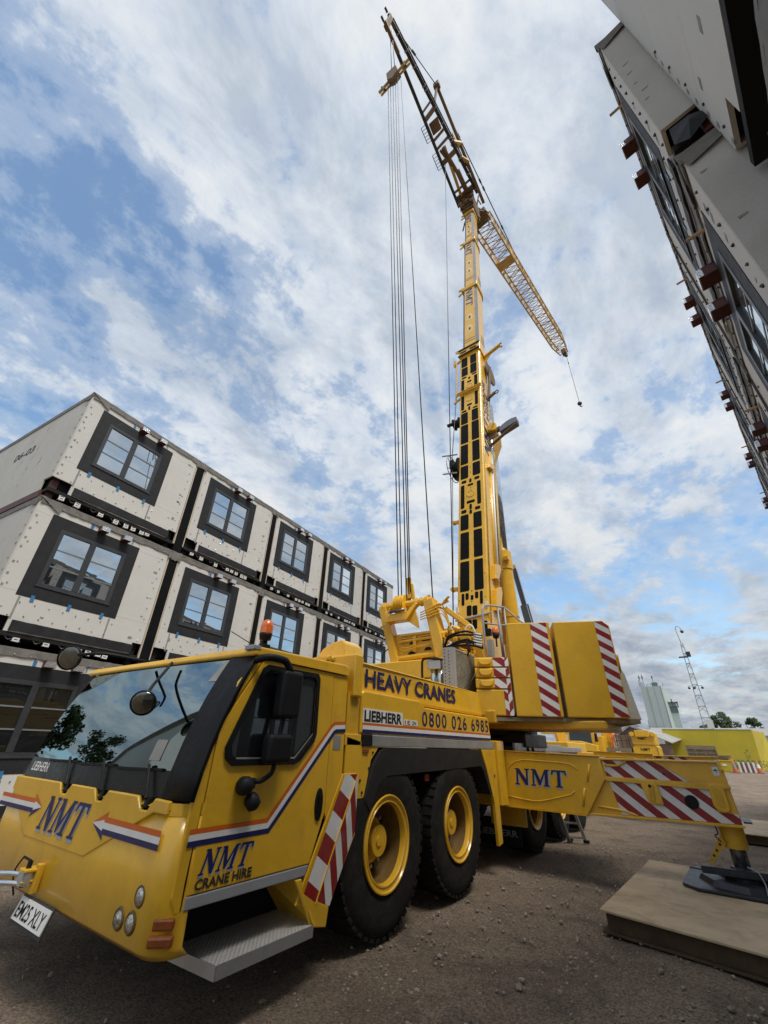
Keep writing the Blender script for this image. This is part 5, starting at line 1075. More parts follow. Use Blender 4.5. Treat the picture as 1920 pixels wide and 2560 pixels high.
# ------------------------------------------------------------------ boom
SL = .159
AX = Vector((0, SL, 1)).normalized(); FN = Vector((0, -1, SL)).normalized()
def bp(x, z, dep=0.0):
    "point on the boom's rear face at height z; dep = distance behind that face"
    return Vector((x, 8.783+SL*(z-4.713), z)) - FN*dep
def section(name, z0, z1, xa, xb, dep, m, grey=False, bevel=0, d0=0.0):
    c = .105 if grey else .02; w = xb-xa
    pr = [(xa+c, 0), (xb-c, 0), (xb, c*1.0), (xb, dep*.62)]
    for k in range(1, 7):
        q = math.pi/2*k/6; pr.append((xb-w/2+w/2*math.cos(q), dep*.62+dep*.38*math.sin(q)))
    for k in range(1, 7):
        q = math.pi/2*(1+k/6); pr.append((xb-w/2+w/2*math.cos(q), dep*.62+dep*.38*math.sin(q)))
    pr += [(xa, c)]
    b = MB(); n = len(pr); vs = [bp(x, z0, d+d0) for x, d in pr] + [bp(x, z1, d+d0) for x, d in pr]
    for i in range(n):
        j = (i+1) % n; a_, b_ = pr[i], pr[j]; ch = grey and ((a_[1] <= c and b_[1] <= c) and not (a_[1] == 0 and b_[1] == 0))
        b.add([vs[i], vs[j], vs[n+j], vs[n+i]], [(0, 1, 2, 3)], 1 if ch else 0)
    b.add(vs, [tuple(range(n)), tuple(range(2*n-1, n-1, -1))])
    o = cb(name, b, [m, SLIDE]); autosmooth(o, 25); return o
def collar(z0, z1, xa, xb, dep, name='boom_collar', d0=-.04, m=None):
    return section(name, z0, z1, xa-.045, xb+.045, dep+.09, m or YELLOWW, d0=d0)
PANELS = [(-4.01,-3.77,13.84,14.4),(-3.66,-3.42,13.87,14.4),(-4.0,-3.76,13.29,13.79),(-3.66,-3.42,13.28,13.84),(-3.99,-3.81,13.14,13.23),(-3.6,-3.42,13.16,13.24),(-4.01,-3.9,12.46,13.07),(-3.52,-3.4,12.48,13.09),(-3.75,-3.66,13.02,13.12),(-3.79,-3.62,12.82,12.91),(-4.01,-3.9,11.43,12.15),(-3.51,-3.4,11.46,12.17),(-3.8,-3.62,11.55,11.64),(-3.75,-3.68,11.32,11.5),(-3.59,-3.42,11.32,11.39),(-3.99,-3.82,11.29,11.38),(-4.01,-3.77,10.71,11.25),(-3.63,-3.41,10.73,11.27),(-4.01,-3.76,9.82,10.66),(-3.64,-3.4,9.84,10.69),(-4.01,-3.77,8.93,9.75),(-3.63,-3.4,8.95,9.78),(-4.01,-3.77,8.36,8.86),(-3.63,-3.4,8.38,8.88),(-3.98,-3.83,8.19,8.29),(-3.58,-3.43,8.21,8.31),(-3.74,-3.67,8.16,8.30),(-3.79,-3.62,8.04,8.11),(-4.0,-3.89,7.29,8.12),(-3.51,-3.4,7.31,8.13),(-3.82,-3.58,7.42,7.51),(-3.74,-3.67,7.2,7.38),(-3.58,-3.43,7.14,7.24),(-3.98,-3.83,7.12,7.23),(-3.74,-3.67,7.05,7.18),(-4.0,-3.77,6.57,7.06),(-3.63,-3.4,6.57,7.06),(-4.0,-3.76,5.69,6.49),(-3.63,-3.4,5.69,6.5),(-4.0,-3.76,4.81,5.62),(-3.63,-3.4,4.8,5.62),(-3.96,-3.89,4.46,4.76),(-3.86,-3.78,4.59,4.76),(-3.73,-3.66,4.57,4.69),(-3.62,-3.54,4.59,4.76),(-3.5,-3.43,4.44,4.76),(-3.83,-3.71,4.19,4.44),(-3.69,-3.57,4.19,4.42),(-3.83,-3.71,3.87,4.09),(-3.69,-3.58,3.87,4.09),(-3.45,-3.34,3.74,4.03)]
def boom():
    base = section('boom_base_section', 2.5, 14.95, -4.07, -3.30, 1.0, YELLOW)
    for x0, x1, z0, z1 in PANELS:
        c = min(.022, (x1-x0)*.25, (z1-z0)*.25)
        pts = [(x0+c, z0), (x1-c, z0), (x1, z0+c), (x1, z1-c), (x1-c, z1), (x0+c, z1), (x0, z1-c), (x0, z0+c)]
        build('black_panel', MB().prism([bp(x, z, -.001) for x, z in pts], FN*.004), MEMBB, base)
    b = MB()
    for z in (12.62, 11.90, 7.75): b.lathe([(.12, .0), (.12, .012), (.095, .014), (.09, .006), (.001, .006)], bp(-3.70, z, 0), FN, 24)
    pieces('pressed_disc', b, YELLOW, base)
    b = MB()
    for z in (13.0, 12.72, 12.30, 8.75, 8.55, 7.98, 7.9, 4.80, 4.53): b.tube(bp(-3.70, z, 0), bp(-3.70, z, -.004), .016, 8)
    for z in (3.2, 4.6, 5.2): 
        for x in (-4.02, -3.37): b.tube(bp(x, z, 0), bp(x, z, -.006), .012, 6)
    build('face_bolt', b, DBOLT, base, kind='stuff')
    # stiffening ribs and rods along the near side
    for dx, d, z0, z1, r_, m in ((.02, .10, 4.0, 14.6, .022, YELLOW), (.02, .50, 4.4, 9.6, .05, YELLOW), (.045, .62, 4.0, 10.2, .030, WHITE), (.045, .72, 6.0, 14.0, .020, CHROME), (.03, .86, 3.8, 9.8, .045, YPALE)):
        build('side_rib', MB().tube(bp(-3.30+dx-.02, z0, d), bp(-3.30+dx-.02, z1, d), r_, 10), m, base, smooth=True)
    for z, w in ((4.35, .30), (5.15, .22), (8.75, .14)):
        b = MB().prism([bp(-3.30, z, .25), bp(-3.30, z+.55*w/.3, .30), bp(-3.30, z+.75*w/.3, .62), bp(-3.30, z+.60*w/.3, .66), bp(-3.30, z+.1, .50)], (.10, 0, 0)).tube(bp(-3.28, z+.1, .3), bp(-3.28, z+.1, .62), .05, 10); build('side_bracket', b, YELLOW, base, bevel=.008)
    b = MB()
    for z, x in ((4.40, -3.34), (4.36, -4.06)): b.box(x-.03, x+.03, bp(0, z).y-.03, bp(0, z).y, z-.07, z+.07)
    pieces('paper_tag', b, WHITE, base)
    for z in (6.95, 4.95): build('rope_guide', MB().bar(bp(-4.07, z, .1), bp(-4.24, z+.02, .1), .07, .09).tube(bp(-4.24, z, .14), bp(-4.24, z, .02), .045, 10), YELLOW, base)
    build('cross_rail', MB().bar(bp(-4.10, 4.10, -.02), bp(-3.22, 4.20, -.02), .05, .03), SILVER, base)
    # side lettering
    ux = AX; uy = Vector((0, -FN.y, -FN.z))*-1
    L1 = text_mb('CRANE', bp(-3.294, 11.2, .37), AX, FN, 1.7, .20, .03, 1.1); L2 = text_mb('HIRE', bp(-3.294, 11.1, .60), AX, FN, 1.3, .18, .03, 1.1)
    build('lettering', L1, BLUE, base); build('lettering', L2, BLUE, base)
    nmt(base, bp(-3.297, 9.3, .60), AX, FN, 1.7, .46, .30, (1, 0, 0), shadow=(.03, .05))
    # brackets at the head of the base section
    cl = collar(14.55, 14.98, -4.07, -3.30, 1.0, m=YELLOW)
    pieces('head_roller', MB().tube(bp(-4.12, 14.55, -.07), bp(-3.26, 14.62, -.07), .035, 10).tube(bp(-4.12, 14.95, -.06), bp(-3.26, 15.0, -.06), .03, 10), POSTBLK, cl)
    pieces('head_slot', MB().obox(bp(-3.92, 14.78, -.05), X3, AX, FN, .26, .05, .02).obox(bp(-3.52, 14.80, -.05), X3, AX, FN, .26, .05, .02), VOID, cl)
    build('head_lug', MB().bar(bp(-4.10, 14.95, 0), bp(-4.24, 15.05, 0), .05, .12), YELLOW, cl)
    b = MB().bar(bp(-3.28, 14.55, .42), bp(-2.62, 14.78, .36), .13, .07).prism([bp(-3.27, 14.2, .45), bp(-3.27, 14.6, .40), bp(-2.95, 14.66, .40)], (0, .03, 0)).tube(bp(-2.62, 14.78, .32), bp(-2.54, 14.80, .32), .04, 8).tube(bp(-2.64, 14.72, .42), bp(-2.55, 14.74, .42), .04, 8)
    cb('boom_arm_bracket', b, YELLOW, bevel=.012)
    b = MB().lathe([(.001, -.03), (.42, -.03), (.44, -.02), (.44, .02), (.42, .03), (.001, .03)], bp(-3.22, 13.9, .80), (1, 0, 0), 28); cb('head_sheave', b, BROWN)
    # cross tube and frame on the left side
    fr = MB().tube(bp(-4.16, 12.32, -.06), bp(-3.26, 12.38, -.06), .035, 10).tube(bp(-4.16, 12.22, -.06), bp(-3.26, 12.28, -.06), .028, 10).tube(bp(-4.20, 14.3, -.02), bp(-4.20, 12.1, -.02), .028, 8).tube(bp(-4.26, 14.3, .1), bp(-4.22, 12.2, .02), .02, 8).bar(bp(-4.05, 14.35, 0), bp(-4.30, 14.2, 0), .06, .06).bar(bp(-4.05, 12.1, 0), bp(-4.28, 11.95, 0), .05, .06).path([bp(-4.28, 14.5, 0), bp(-4.33, 14.3, 0), bp(-4.28, 14.1, 0)], .03, 8)
    [autosmooth(o) for o in pieces('side_frame', fr, YELLOWW, crane)]
    # hose reels
    for z, r_ in ((11.05, .20), (8.98, .34)):
        w = .12
        rl = cb('hose_reel', MB().lathe([(.001, -w), (r_, -w), (r_*1.0, -w+.03), (r_*.72, -w+.035), (r_*.72, w-.035), (r_, w-.03), (r_, w), (.001, w)], bp(-4.22 if r_ < .3 else -4.18, z, .15), (1, .0, 0), 28), BLACK)
        if r_ > .3:
            g = MB()
            for k in range(24): q0, q1 = 2*math.pi*k/24, 2*math.pi*(k+1)/24; c = bp(-4.32, z, .1); f = lambda q: c+AX*(.42*math.cos(q))+FN*(.42*math.sin(q)); g.tube(f(q0), f(q1), .014, 6)
            for q in (0, 1.05, 2.1): g.tube(f(q), f(q+math.pi), .012, 6)
            g.bar(bp(-4.1, z+.42, -.05), bp(-4.55, z+.40, -.2), .05, .02).bar(bp(-4.1, z-.33, -.05), bp(-4.50, z-.36, -.2), .05, .02); build('reel_guard', g, GALV, rl)
        else: build('reel_motor', MB().tube(bp(-4.30, z-.05, .05), bp(-4.52, z-.10, .0), .06, 12), BLACK, rl)
    # cradle on the right
    b = MB().bar(bp(-3.28, 10.35, .45), bp(-2.86, 10.42, .45), .16, .10).bar(bp(-3.26, 9.85, .50), bp(-2.35, 10.35, .42), .10, .05).prism([bp(-3.26, 10.6, .40), bp(-3.02, 10.5, .40), bp(-2.95, 10.1, .40), bp(-3.26, 10.0, .40)], (0, .04, 0))
    cd = cb('boom_cradle', b, BROWN, bevel=.01); b = MB().obox(bp(-3.12, 10.45, .36), X3, AX, FN, .28, .30, .12).tube(bp(-3.18, 10.3, .28), bp(-3.05, 10.6, .28), .05, 8); build('cradle_clamp', b, YELLOWW, cd, bevel=.01)
    pts = [bp(-2.88+.55*t, 10.22+.20*t+.24*math.sin(math.pi*(.15+.7*t))**.5, .36) for t in (0, .1, .25, .45, .7, 1.0)]
    build('cradle_shell', MB().prism(pts+[bp(-2.33, 10.38, .36), bp(-2.88, 10.18, .36)], -FN*.25), SLIDE, cd, bevel=.01)
    b = MB().bar(bp(-3.24, 12.1, .55), bp(-3.13, 13.7, .52), .05, .09).bar(bp(-3.20, 12.2, .5), bp(-2.98, 12.35, .5), .09, .07).tube(bp(-3.16, 13.7, .5), bp(-3.10, 13.9, .5), .03, 8).path([bp(-3.02, 12.35, .5), bp(-2.90, 12.42, .5), bp(-2.86, 12.34, .5), bp(-2.92, 12.27, .5), bp(-3.02, 12.30, .5)], .022, 6); cb('side_catch', b, BROWN, bevel=.006)
    b = MB().prism([bp(-3.30, 11.6, .95), bp(-3.06, 10.55, .97), bp(-3.06, 10.2, .97), bp(-3.30, 9.5, .95)], (0, .04, 0)); cb('side_fairing', b, YPALE, bevel=.008)
    # telescopic sections
    for i, (z0, z1, xa, xb, dep) in enumerate(((14.9, 20.2, -4.01, -3.34, .93), (20.1, 25.3, -3.965, -3.36, .86), (25.2, 29.4, -3.925, -3.385, .80))):
        s = section('telescopic_section', z0, z1, xa, xb, dep, YELLOW, grey=True, d0=.04)
        H = z1-z0; zc_ = z0+H*.80; xm = (xa+xb)/2
        nmt(s, bp(xm-.16, zc_+.70, .04), -AX, X3, 1.55, .31, .30, FN, shadow=(.05, -.08))
        for k in (.47, .30):
            z = z0+H*k-.1; pts = []; hol = []
            for q in range(16): t = 2*math.pi*q/16; pts.append(bp(xm+.11*math.cos(t), z+.20*math.sin(t)+(.05 if math.sin(t) > 0 else -.05), .04))
            e = build('white_oval_mark', MB().prism(pts, FN*.004), WHITE, s)
            e2 = [bp(xm+(p.x-xm)*.80, z+(p.z-z)*.80, .04) for p in pts]; build('oval_field', MB().prism([p+FN*.0045 for p in e2], FN*.002), YELLOW, s)
            build('oval_slot', MB().obox(bp(xm, z, .033), X3, AX, FN, .065, .16, .004), VOID, s)
        b = MB()
        for k in (.055, .085): b.obox(bp(xm, z0+.3+H*k, .037), X3, AX, FN, xb-xa-.23, .03, .006)
        for k in (.07, .10, .13, .16): b.obox(bp(xb+.0015, z0+.3+H*k, .5), FN, AX, X3, .32, .05, .005)
        pieces('reach_mark', b, SLIDE, s)
        if i < 2: c = collar(z1-.38, z1-.10, xa, xb, dep, d0=.0)
        else: c = collar(z1-.25, z1+.05, xa, xb, dep, d0=.0)
        zl = z1-.3; pieces('collar_lug', MB().bar(bp(xa, zl, 0), bp(xa-.15, zl+.1, 0), .05, .10).bar(bp(xa-.02, zl-.3, 0), bp(xa-.17, zl-.42, 0), .05, .07), YELLOWW, c)
    # boom head
    hd = cb('boom_head', MB().prism([bp(-4.02, 29.5, -.1), bp(-3.28, 29.5, -.1), bp(-3.25, 31.2, -.25), bp(-4.08, 31.2, -.25)], -FN*1.0), BROWN, bevel=.02)
    r = random.Random(4); b = MB()
    for k in range(5): b.tube(bp(-4.06, 29.8+.32*k, -.16-.03*k), bp(-3.22, 29.8+.32*k, -.16-.03*k), .045, 8)
    for x in (-4.05, -3.82, -3.5, -3.25): b.bar(bp(x, 29.6, -.16), bp(x, 31.3, -.32), .03, .12)
    for k in range(14): b.obox(bp(r.uniform(-4.1, -3.2), r.uniform(29.7, 31.4), -.28), X3, AX, FN, r.uniform(.06, .25), r.uniform(.05, .3), .12)
    build('head_sheave_block', b, BROWN, hd)
    # lift cylinder on the far side
    foot, eye = Vector((-3.18, 11.35, 2.2)), Vector((-3.42, 11.05, 12.4))
    P0 = Vector((-3.47, 10.66, 3.0)); P1 = Vector((-3.475, 10.6, 6.36)); P2 = bp(-3.44, 12.3, .95)
    lc = cb('lift_cylinder', MB().tube(P0+(P0-P1)*.3, P1, .235, 28), YELLOW, smooth=True); autosmooth(lc, 40)
    ax = (P1-P0).normalized(); g = MB(); g.tube(P1-ax*.5, P1+ax*.02, .255, 28); g.tube(P0+ax*1.55, P0+ax*1.58, .247, 28); [autosmooth(o, 40) for o in pieces('cylinder_gland', g, YELLOW, lc)]
    pieces('gland_port', MB().obox(P1-ax*.25+Vector((.18, -.22, 0)), X3, Y3, Z3, .14, .12, .12).obox(P1-ax*.55+Vector((0, -.28, 0)), X3, Y3, Z3, .12, .10, .08), YELLOW, lc, bevel=.01)
    build('cylinder_rod', MB().tube(P1, P2, .17, 24), CHROME, lc, smooth=True)
boom()

# ------------------------------------------------------------------ luffing gear and lattice jib at the boom top
def jib():
    Lb, Lt = Vector((-4.26, 13.0, 31.2)), Vector((-3.70, 4.26, 30.54)); Rb, Rt = Vector((-3.02, 13.0, 31.4)), Vector((-3.55, 4.26, 31.55))
    pl = cb('derrick_post', MB().bar(Lb, Lt, .15, .17), POSTBLK); pr = cb('derrick_post', MB().bar(Rb, Rt, .16, .20), POSTBLK)  # posts coloured black to paint in their backlit silhouette
    b = MB()
    for t in [.03, .14, .25, .36, .38, .47, .56, .66, .68, .78, .86, .94]: p = Rb.lerp(Rt, t); b.obox(p, X3, Y3, Z3, .20, .05, .24)
    pieces('post_clamp', b, GREYP, pr)
    build('post_cable', MB().tube(Rb+Vector((.13, 0, .1)), Rt+Vector((.10, 0, .1)), .03, 6), POSTBLK, pr)
    hd = cb('derrick_head', MB().bar(Lt+Vector((-.08, -.1, -.10)), Rt+Vector((.06, -.1, .05)), .24, .10).bar(Lt+Vector((0, .9, -.1)), Lt+Vector((0, -.30, .05)), .14, .26).bar(Rt+Vector((0, .3, 0)), Rt+Vector((0, -.25, 0)), .14, .26), BROWN, bevel=.02)
    pieces('head_pin', MB().tube(Lt+Vector((-.05, -.3, .1)), Lt+Vector((-.05, -.5, .1)), .05, 8).tube(Rt+Vector((-.02, -.3, 0)), Rt+Vector((-.02, -.5, 0)), .05, 8), POSTBLK, hd)
    cr = MB()
    for t, w, m in ((.05, .30, 0), (.10, .10, 0), (.30, .24, 0), (.56, .20, 0), (.60, .07, 0)):
        cr.bar(Lb.lerp(Lt, t), Rb.lerp(Rt, t), w, .14, Z3)
    cr.bar(Lb.lerp(Lt, .44), Rb.lerp(Rt, .44), .12, .12); cr.bar(Lb.lerp(Lt, .39), Rb.lerp(Rt, .39), .12, .12)
    pieces('derrick_crossbar', cr, BROWN, crane, bevel=.01)
    c = (Lb.lerp(Lt, .49)+Rb.lerp(Rt, .49))/2; cb('derrick_platform', MB().obox(c, Rb-Lb, (Lt-Lb), Z3, .54, .60, .06), BROWN, bevel=.05)
    b = MB().tube((Lb.lerp(Lt, .37)*.6+Rb.lerp(Rt, .37)*.4), (Lb.lerp(Lt, .06)*.35+Rb.lerp(Rt, .06)*.65), .10, 10).bar(Lb.lerp(Lt, .37)*.8+Rb.lerp(Rt, .37)*.2, Lb.lerp(Lt, .2)*.45+Rb.lerp(Rt, .2)*.55, .12, .12).tube(Lb.lerp(Lt, .20)*.4+Rb.lerp(Rt, .20)*.6, Lb.lerp(Lt, .05)*.4+Rb.lerp(Rt, .05)*.6, .14, 10)
    pieces('derrick_cylinder', b, BROWN, crane)
    cb('derrick_brace', MB().bar(Lb.lerp(Lt, .37)*.5+Rb.lerp(Rt, .37)*.5, Lb.lerp(Lt, .05)*.72+Rb.lerp(Rt, .05)*.28, .16, .14), YPALE)
    lad = MB()
    for t0, t1 in ((.54, .45), (.375, .28)):
        a, e = Lb.lerp(Lt, t0)+Vector((-.32, 0, .05)), Lb.lerp(Lt, t1)+Vector((-.32, 0, .05)); lad.tube(a, e, .022, 6)
        for k in range(6): p = a.lerp(e, k/5); lad.tube(p, p+Vector((.3, 0, 0)), .016, 6)
    cb('derrick_ladder', lad, GALV)
    lad = MB(); a, e = Rb.lerp(Rt, .38)+Vector((.14, 0, .4)), Rb.lerp(Rt, .28)+Vector((.14, 0, .45)); lad.tube(a, e, .025, 6)
    for k in range(5): p = a.lerp(e, k/4); lad.tube(p, p-Z3*.3, .018, 6)
    cb('derrick_ladder', lad, YPALE)
    # the second strut
    s2 = Vector((-3.06, 8.04, 33.9)); sb = Vector((-2.82, 13.3, 30.4)); kn = Rb.lerp(Rt, .57)
    cb('jib_strut', MB().bar(sb, s2, .16, .16), BROWN, bevel=.02); cb('jib_strut_brace', MB().bar(kn, s2-Z3*.1, .11, .11), BROWN, bevel=.02)
    cb('strut_head', MB().obox(s2, X3, Y3, Z3, .34, .30, .5), BROWN, bevel=.03)
    b = MB(); 
    for t in (.36, .52): p = s2.lerp(sb, 1-t); b.bar(p, Rb.lerp(Rt, t*.62+.02), .3, .14)
    pieces('strut_tie', b, YPALE, crane, bevel=.01)
    gy = MB().tube(Rt+Vector((0, .2, .1)), s2, .022, 6); gm = Rt.lerp(s2, .45); gy.obox(gm, X3, (s2-Rt), Z3, .10, .35, .12); cb('guy_line', gy, DBOLT)
    J0 = Vector((-3.40, 14.6, 31.05)); J1 = Vector((-1.66, 27.6, 31.0))
    g0 = s2.lerp(sb, .22); g1 = Vector((-2.22, 21.3, 31.75)); gy = MB().tube(g0, g1, .03, 6)
    for t in (.1, .32, .36, .58, .85): p = g0.lerp(g1, t); gy.obox(p, X3, g1-g0, Z3, .10, .22, .14)
    cb('guy_line', gy, DBOLT)
    # lattice jib
    d = (J1-J0).normalized(); sd_ = Vector((d.y, -d.x, 0)).normalized()
    def sec(t):
        w = .58-.12*t if t < .9 else .472-(.472-.30)*(t-.9)/.1; h = .66-.12*t if t < .9 else .552-(.552-.32)*(t-.9)/.1
        c = J0.lerp(J1, t); return [c-sd_*w-Z3*h, c+sd_*w-Z3*h, c+sd_*w+Z3*h, c-sd_*w+Z3*h]
    N = 30; S_ = [sec(i/N) for i in range(N+1)]
    for k in range(4):
        b = MB(); b.tube(S_[0][k], sec(.9)[k], .052, 8); b.tube(sec(.9)[k], S_[-1][k], .045, 8); cb('jib_chord', b, YPALE, smooth=True)
    lc = MB()
    for i in range(N):
        for k in range(4):
            j = (k+1) % 4; a, e = (S_[i][k], S_[i+1][j]) if i % 2 == 0 else (S_[i][j], S_[i+1][k])
            lc.tube(a, e, .024, 5); lc.tube(S_[i][k], S_[i][j], .022, 5)
    cb('jib_lacing', lc, YPALE, kind='stuff')
    b = MB(); t0, t1 = .20, .25; s0, s1 = sec(t0), sec(t1); b.prism([s0[0], s0[1], s1[1], s1[0]], (0, 0, .05)); b.prism([s0[0], s1[0], s1[3], s0[3]], sd_*.03); b.prism([s0[1], s1[1], s1[2], s0[2]], sd_*-.03); cb('jib_joint_plate', b, YPALE, bevel=.01)
    b = MB().obox(J1+d*.15, d, sd_, Z3, .5, .34, .5).obox(J0-d*.3, d, sd_, Z3, .8, 1.1, .4); cb('jib_head', b, BROWN, bevel=.03)
    b = MB().prism([J0-d*.9+sd_*.3-Z3*.9, J0+d*.1+sd_*.3-Z3*1.6, J0+d*.2+sd_*.3-Z3*.5, J0-d*.5+sd_*.3+Z3*.4], -sd_*.7); 
    r = random.Random(9); b = MB()
    for k in range(24):
        p = J0 + d*r.uniform(-1.6, .2)+sd_*r.uniform(-.6, .6)+Z3*r.uniform(-1.1, .5); q = p + d*r.uniform(-.6, .6)+Z3*r.uniform(-.7, .7)+sd_*r.uniform(-.3, .3); b.bar(p, q, .06, .06)
    cb('jib_foot', b, BROWN)
    # ropes from the winch to the derrick head through the pulley block
    top = Vector((-3.68, 4.45, 31.0)); bt = Vector((-3.945, 5.12, 27.7)); rp = MB()
    for x in (-.09, .09): rp.tube(bt+Vector((x, 0, .6)), top+Vector((x*.5, 0, 0)), .016, 5)
    for k, x in enumerate((-5.19, -5.10, -4.97, -4.90, -4.86)): rp.tube((x, 7.93, 4.50), bt+Vector((-.26+.13*k, 0, -.5)), .0145, 5)
    rp.tube((-4.28, 7.93, 4.48), bt+Vector((.30, .2, -.4)), .0145, 5)
    cb('luffing_rope', rp, POSTBLK, smooth=True)
    rp = MB().tube((-4.13, 8.53, 3.2), Lb.lerp(Lt, .30)+Vector((.2, 0, 0)), .014, 5).tube((-4.16, 8.55, 3.0), (-4.24, 9.35, 8.8), .010, 5).tube((-4.26, 9.4, 9.2), (-4.24, 10.0, 12.0), .012, 5); cb('hoist_rope', rp, POSTBLK, smooth=True)
    return J1
J1 = jib()
pb = thing('pulley_block', 'small brown pulley block hanging on ropes below the derrick tip', 'pulley block', (-3.945, 5.12, 27.7))
c = Vector((-3.945, 5.12, 27.7))
build('block_cheek', MB().prism([c+Vector((-.30, -.15, .55)), c+Vector((.22, -.15, .55)), c+Vector((.36, -.15, -.40)), c+Vector((.05, -.15, -.75)), c+Vector((-.22, -.15, -.40))], (0, .3, 0)), BROWN, pb, bevel=.02)
build('block_axle', MB().tube(c+Vector((-.75, 0, -.42)), c+Vector((.80, 0, .28)), .06, 8).tube(c+Vector((-.70, .1, -.55)), c+Vector((.82, .1, .12)), .05, 8), YPALE, pb)
build('block_hook', MB().path([c+Vector((.62, 0, .45)), c+Vector((.60, 0, .1)), c+Vector((.66, 0, -.2))], .06, 8).path([c+Vector((-.6, 0, -.1)), c+Vector((-.52, 0, -.4)), c+Vector((-.42, 0, -.75))], .06, 8).tube(c+Vector((-.12, 0, .5)), c+Vector((-.12, 0, .85)), .07, 8), BROWN, pb)
hk = thing('hook_ball', 'black hook ball dangling on a thin line from the lattice jib tip', 'crane hook', (-1.55, 27.85, 25.2))
build('hook_rope', MB().tube((-1.55, 27.85, 30.8), (-1.55, 27.85, 25.4), .018, 5).tube((-1.55, 27.85, 30.9), (-1.55, 27.85, 30.55), .12, 8).obox((-1.55, 27.85, 29.7), X3, Y3, Z3, .07, .07, .12), DBOLT, hk)
build('ball_weight', MB().ball((-1.55, 27.85, 25.15), .17, 14), DBOLT, hk, smooth=True)
build('hook', MB().path([(-1.55, 27.85, 25.0), (-1.55, 27.85, 24.85), (-1.47, 27.85, 24.78), (-1.43, 27.85, 24.86)], .035, 8), DBOLT, hk, smooth=True)
# ------------------------------------------------------------------ things round the crane
lad = thing('ladder', 'short aluminium access ladder leaning against the crane by its rear wheels', 'ladder', (-2.72, 10.6, 0))
a, b_ = Vector((-2.70, 10.75, .02)), Vector((-2.92, 10.0, 1.55)); w = Vector((.16, .05, 0))
for s in (-1, 1): build('ladder_rail', MB().bar(a+w*s*.9, b_+w*s*.9, .06, .03), SILVER, lad)
for k in range(6): p = a.lerp(b_, .04+.16*k); build('rung', MB().bar(p-w*.9, p+w*.9, .035, .03), SILVER, lad)
pieces('ladder_foot', MB().box(-2.90, -2.80, 10.72, 10.80, 0, .05).box(-2.60, -2.50, 10.76, 10.84, 0, .05), BLACK, lad)
tb = thing('tow_bar', 'bent silver tow bar coupled to the front of the crane', 'tow bar', (-4.9, 1.4, .6))
for z, dx in ((.635, 0), (.585, .05)): build('bar_tube', MB().path([(-4.66+dx, 1.86, z), (-4.76+dx, 1.77, z+.01), (-5.0, 1.62, z+.0), (-6.4, 1.45, z-.03)], .017, 10), CHROME, tb, smooth=True)
build('bar_eye', MB().lathe([(.03, -.03), (.055, -.03), (.055, .05), (.03, .05), (.03, -.03)], (-4.66, 1.86, .61), (0, 0, 1), 14), SILVER, tb)
build('bar_leg', MB().bar((-6.4, 1.45, .63), (-6.45, 1.45, .01), .05, .05), SILVER, tb)

def steel_mat(name, quad, z0, z1, lab, label_side=True):
    t = thing(name, lab, 'steel mat', (sum(q[0] for q in quad)/4, sum(q[1] for q in quad)/4, 0), 0, 'steel spreader mats')
    Q = [Vector((x, y, 0)) for x, y in quad]; c = sum(Q, Vector())/4
    build('top_plate', MB().prism([q+Z3*(z1-.022) for q in Q], (0, 0, .022)), MATTOP, t, bevel=.006)
    inn = [c+(q-c)*.965 for q in Q]
    build('edge_web', MB().prism([q+Z3*(z0+.022) for q in inn], (0, 0, z1-z0-.046)), MATSIDE, t)
    build('bottom_flange', MB().prism([c+(q-c)*1.0+Z3*z0 for q in Q], (0, 0, .02)), MATSIDE, t, bevel=.004)
    return t
steel_mat('steel_mat', [(-1.40, 5.99), (1.15, 5.42), (1.30, 8.70), (-1.24, 8.95)], .0, .182, 'large brown steel mat under the dark jack pad in front')
steel_mat('steel_mat', [(-.06, 13.4), (1.9, 13.1), (2.1, 16.2), (-.0, 16.4)], .0, .165, 'pale steel mat on the ground behind the striped outrigger, at the right edge')
rub = MB(); r = random.Random(21)
for k in range(5): rub.path([(r.uniform(-.2, .9), r.uniform(10.2, 11.8), .02), (r.uniform(-.2, .9), r.uniform(10.2, 11.8), .03)], .012, 5)

# ------------------------------------------------------------------ background
D = 1.0
wl = thing('yellow_hoarding', 'long plain yellow-green wall across the far side of the yard', 'wall', (0, 82, 0))
build('wall_panel', MB().prism([(-5.75, 82.9, -.1), (4.80, 82.9, -.1), (5.05, 82.9, 4.76), (-5.75, 82.9, 4.76)], (0, .3, 0)), HOARD, wl)
build('wall_return', MB().prism([(4.81, 82.92, -.1), (7.1, 91, -.1), (6.9, 91, 4.74), (5.06, 82.92, 4.74)], (-.3, .05, 0)), HOARD, wl)
build('wall_coping', MB().box(-5.75, 5.0, 82.85, 83.25, 4.765, 4.83), ROOFSH, wl)
sh = thing('long_shed', 'low pale-roofed shed running behind the yellow wall', 'shed', (0, 100, 0))
build('wall', MB().box(-9, 25, 101, 118, -.1, 4.6), PALEWALL, sh); build('roof', MB().prism([(-9.5, 100.5, 4.5), (26, 100.5, 4.5), (26, 110, 5.95), (-9.5, 110, 5.95)], (0, 0, .12)), ROOFSH, sh)
vh = thing('parked_van', 'white van standing beyond the end of the yellow wall', 'van', (9.5, 96, 0))
build('body', MB().prism([(7.6, 95, .5), (11.5, 95, .5), (11.5, 95, 2.4), (8.8, 95, 2.4), (8.2, 95, 1.6), (7.6, 95, 1.4)], (0, 2, 0)), WHITE, vh, bevel=.08)
build('window', MB().box(8.5, 9.3, 94.99, 95.0, 1.5, 2.2), SIDEGLASS, vh)
for x in (8.3, 10.8): build('wheel', MB().tube((x, 94.95, .35), (x, 95.2, .35), .35, 16), RUBBER, vh)
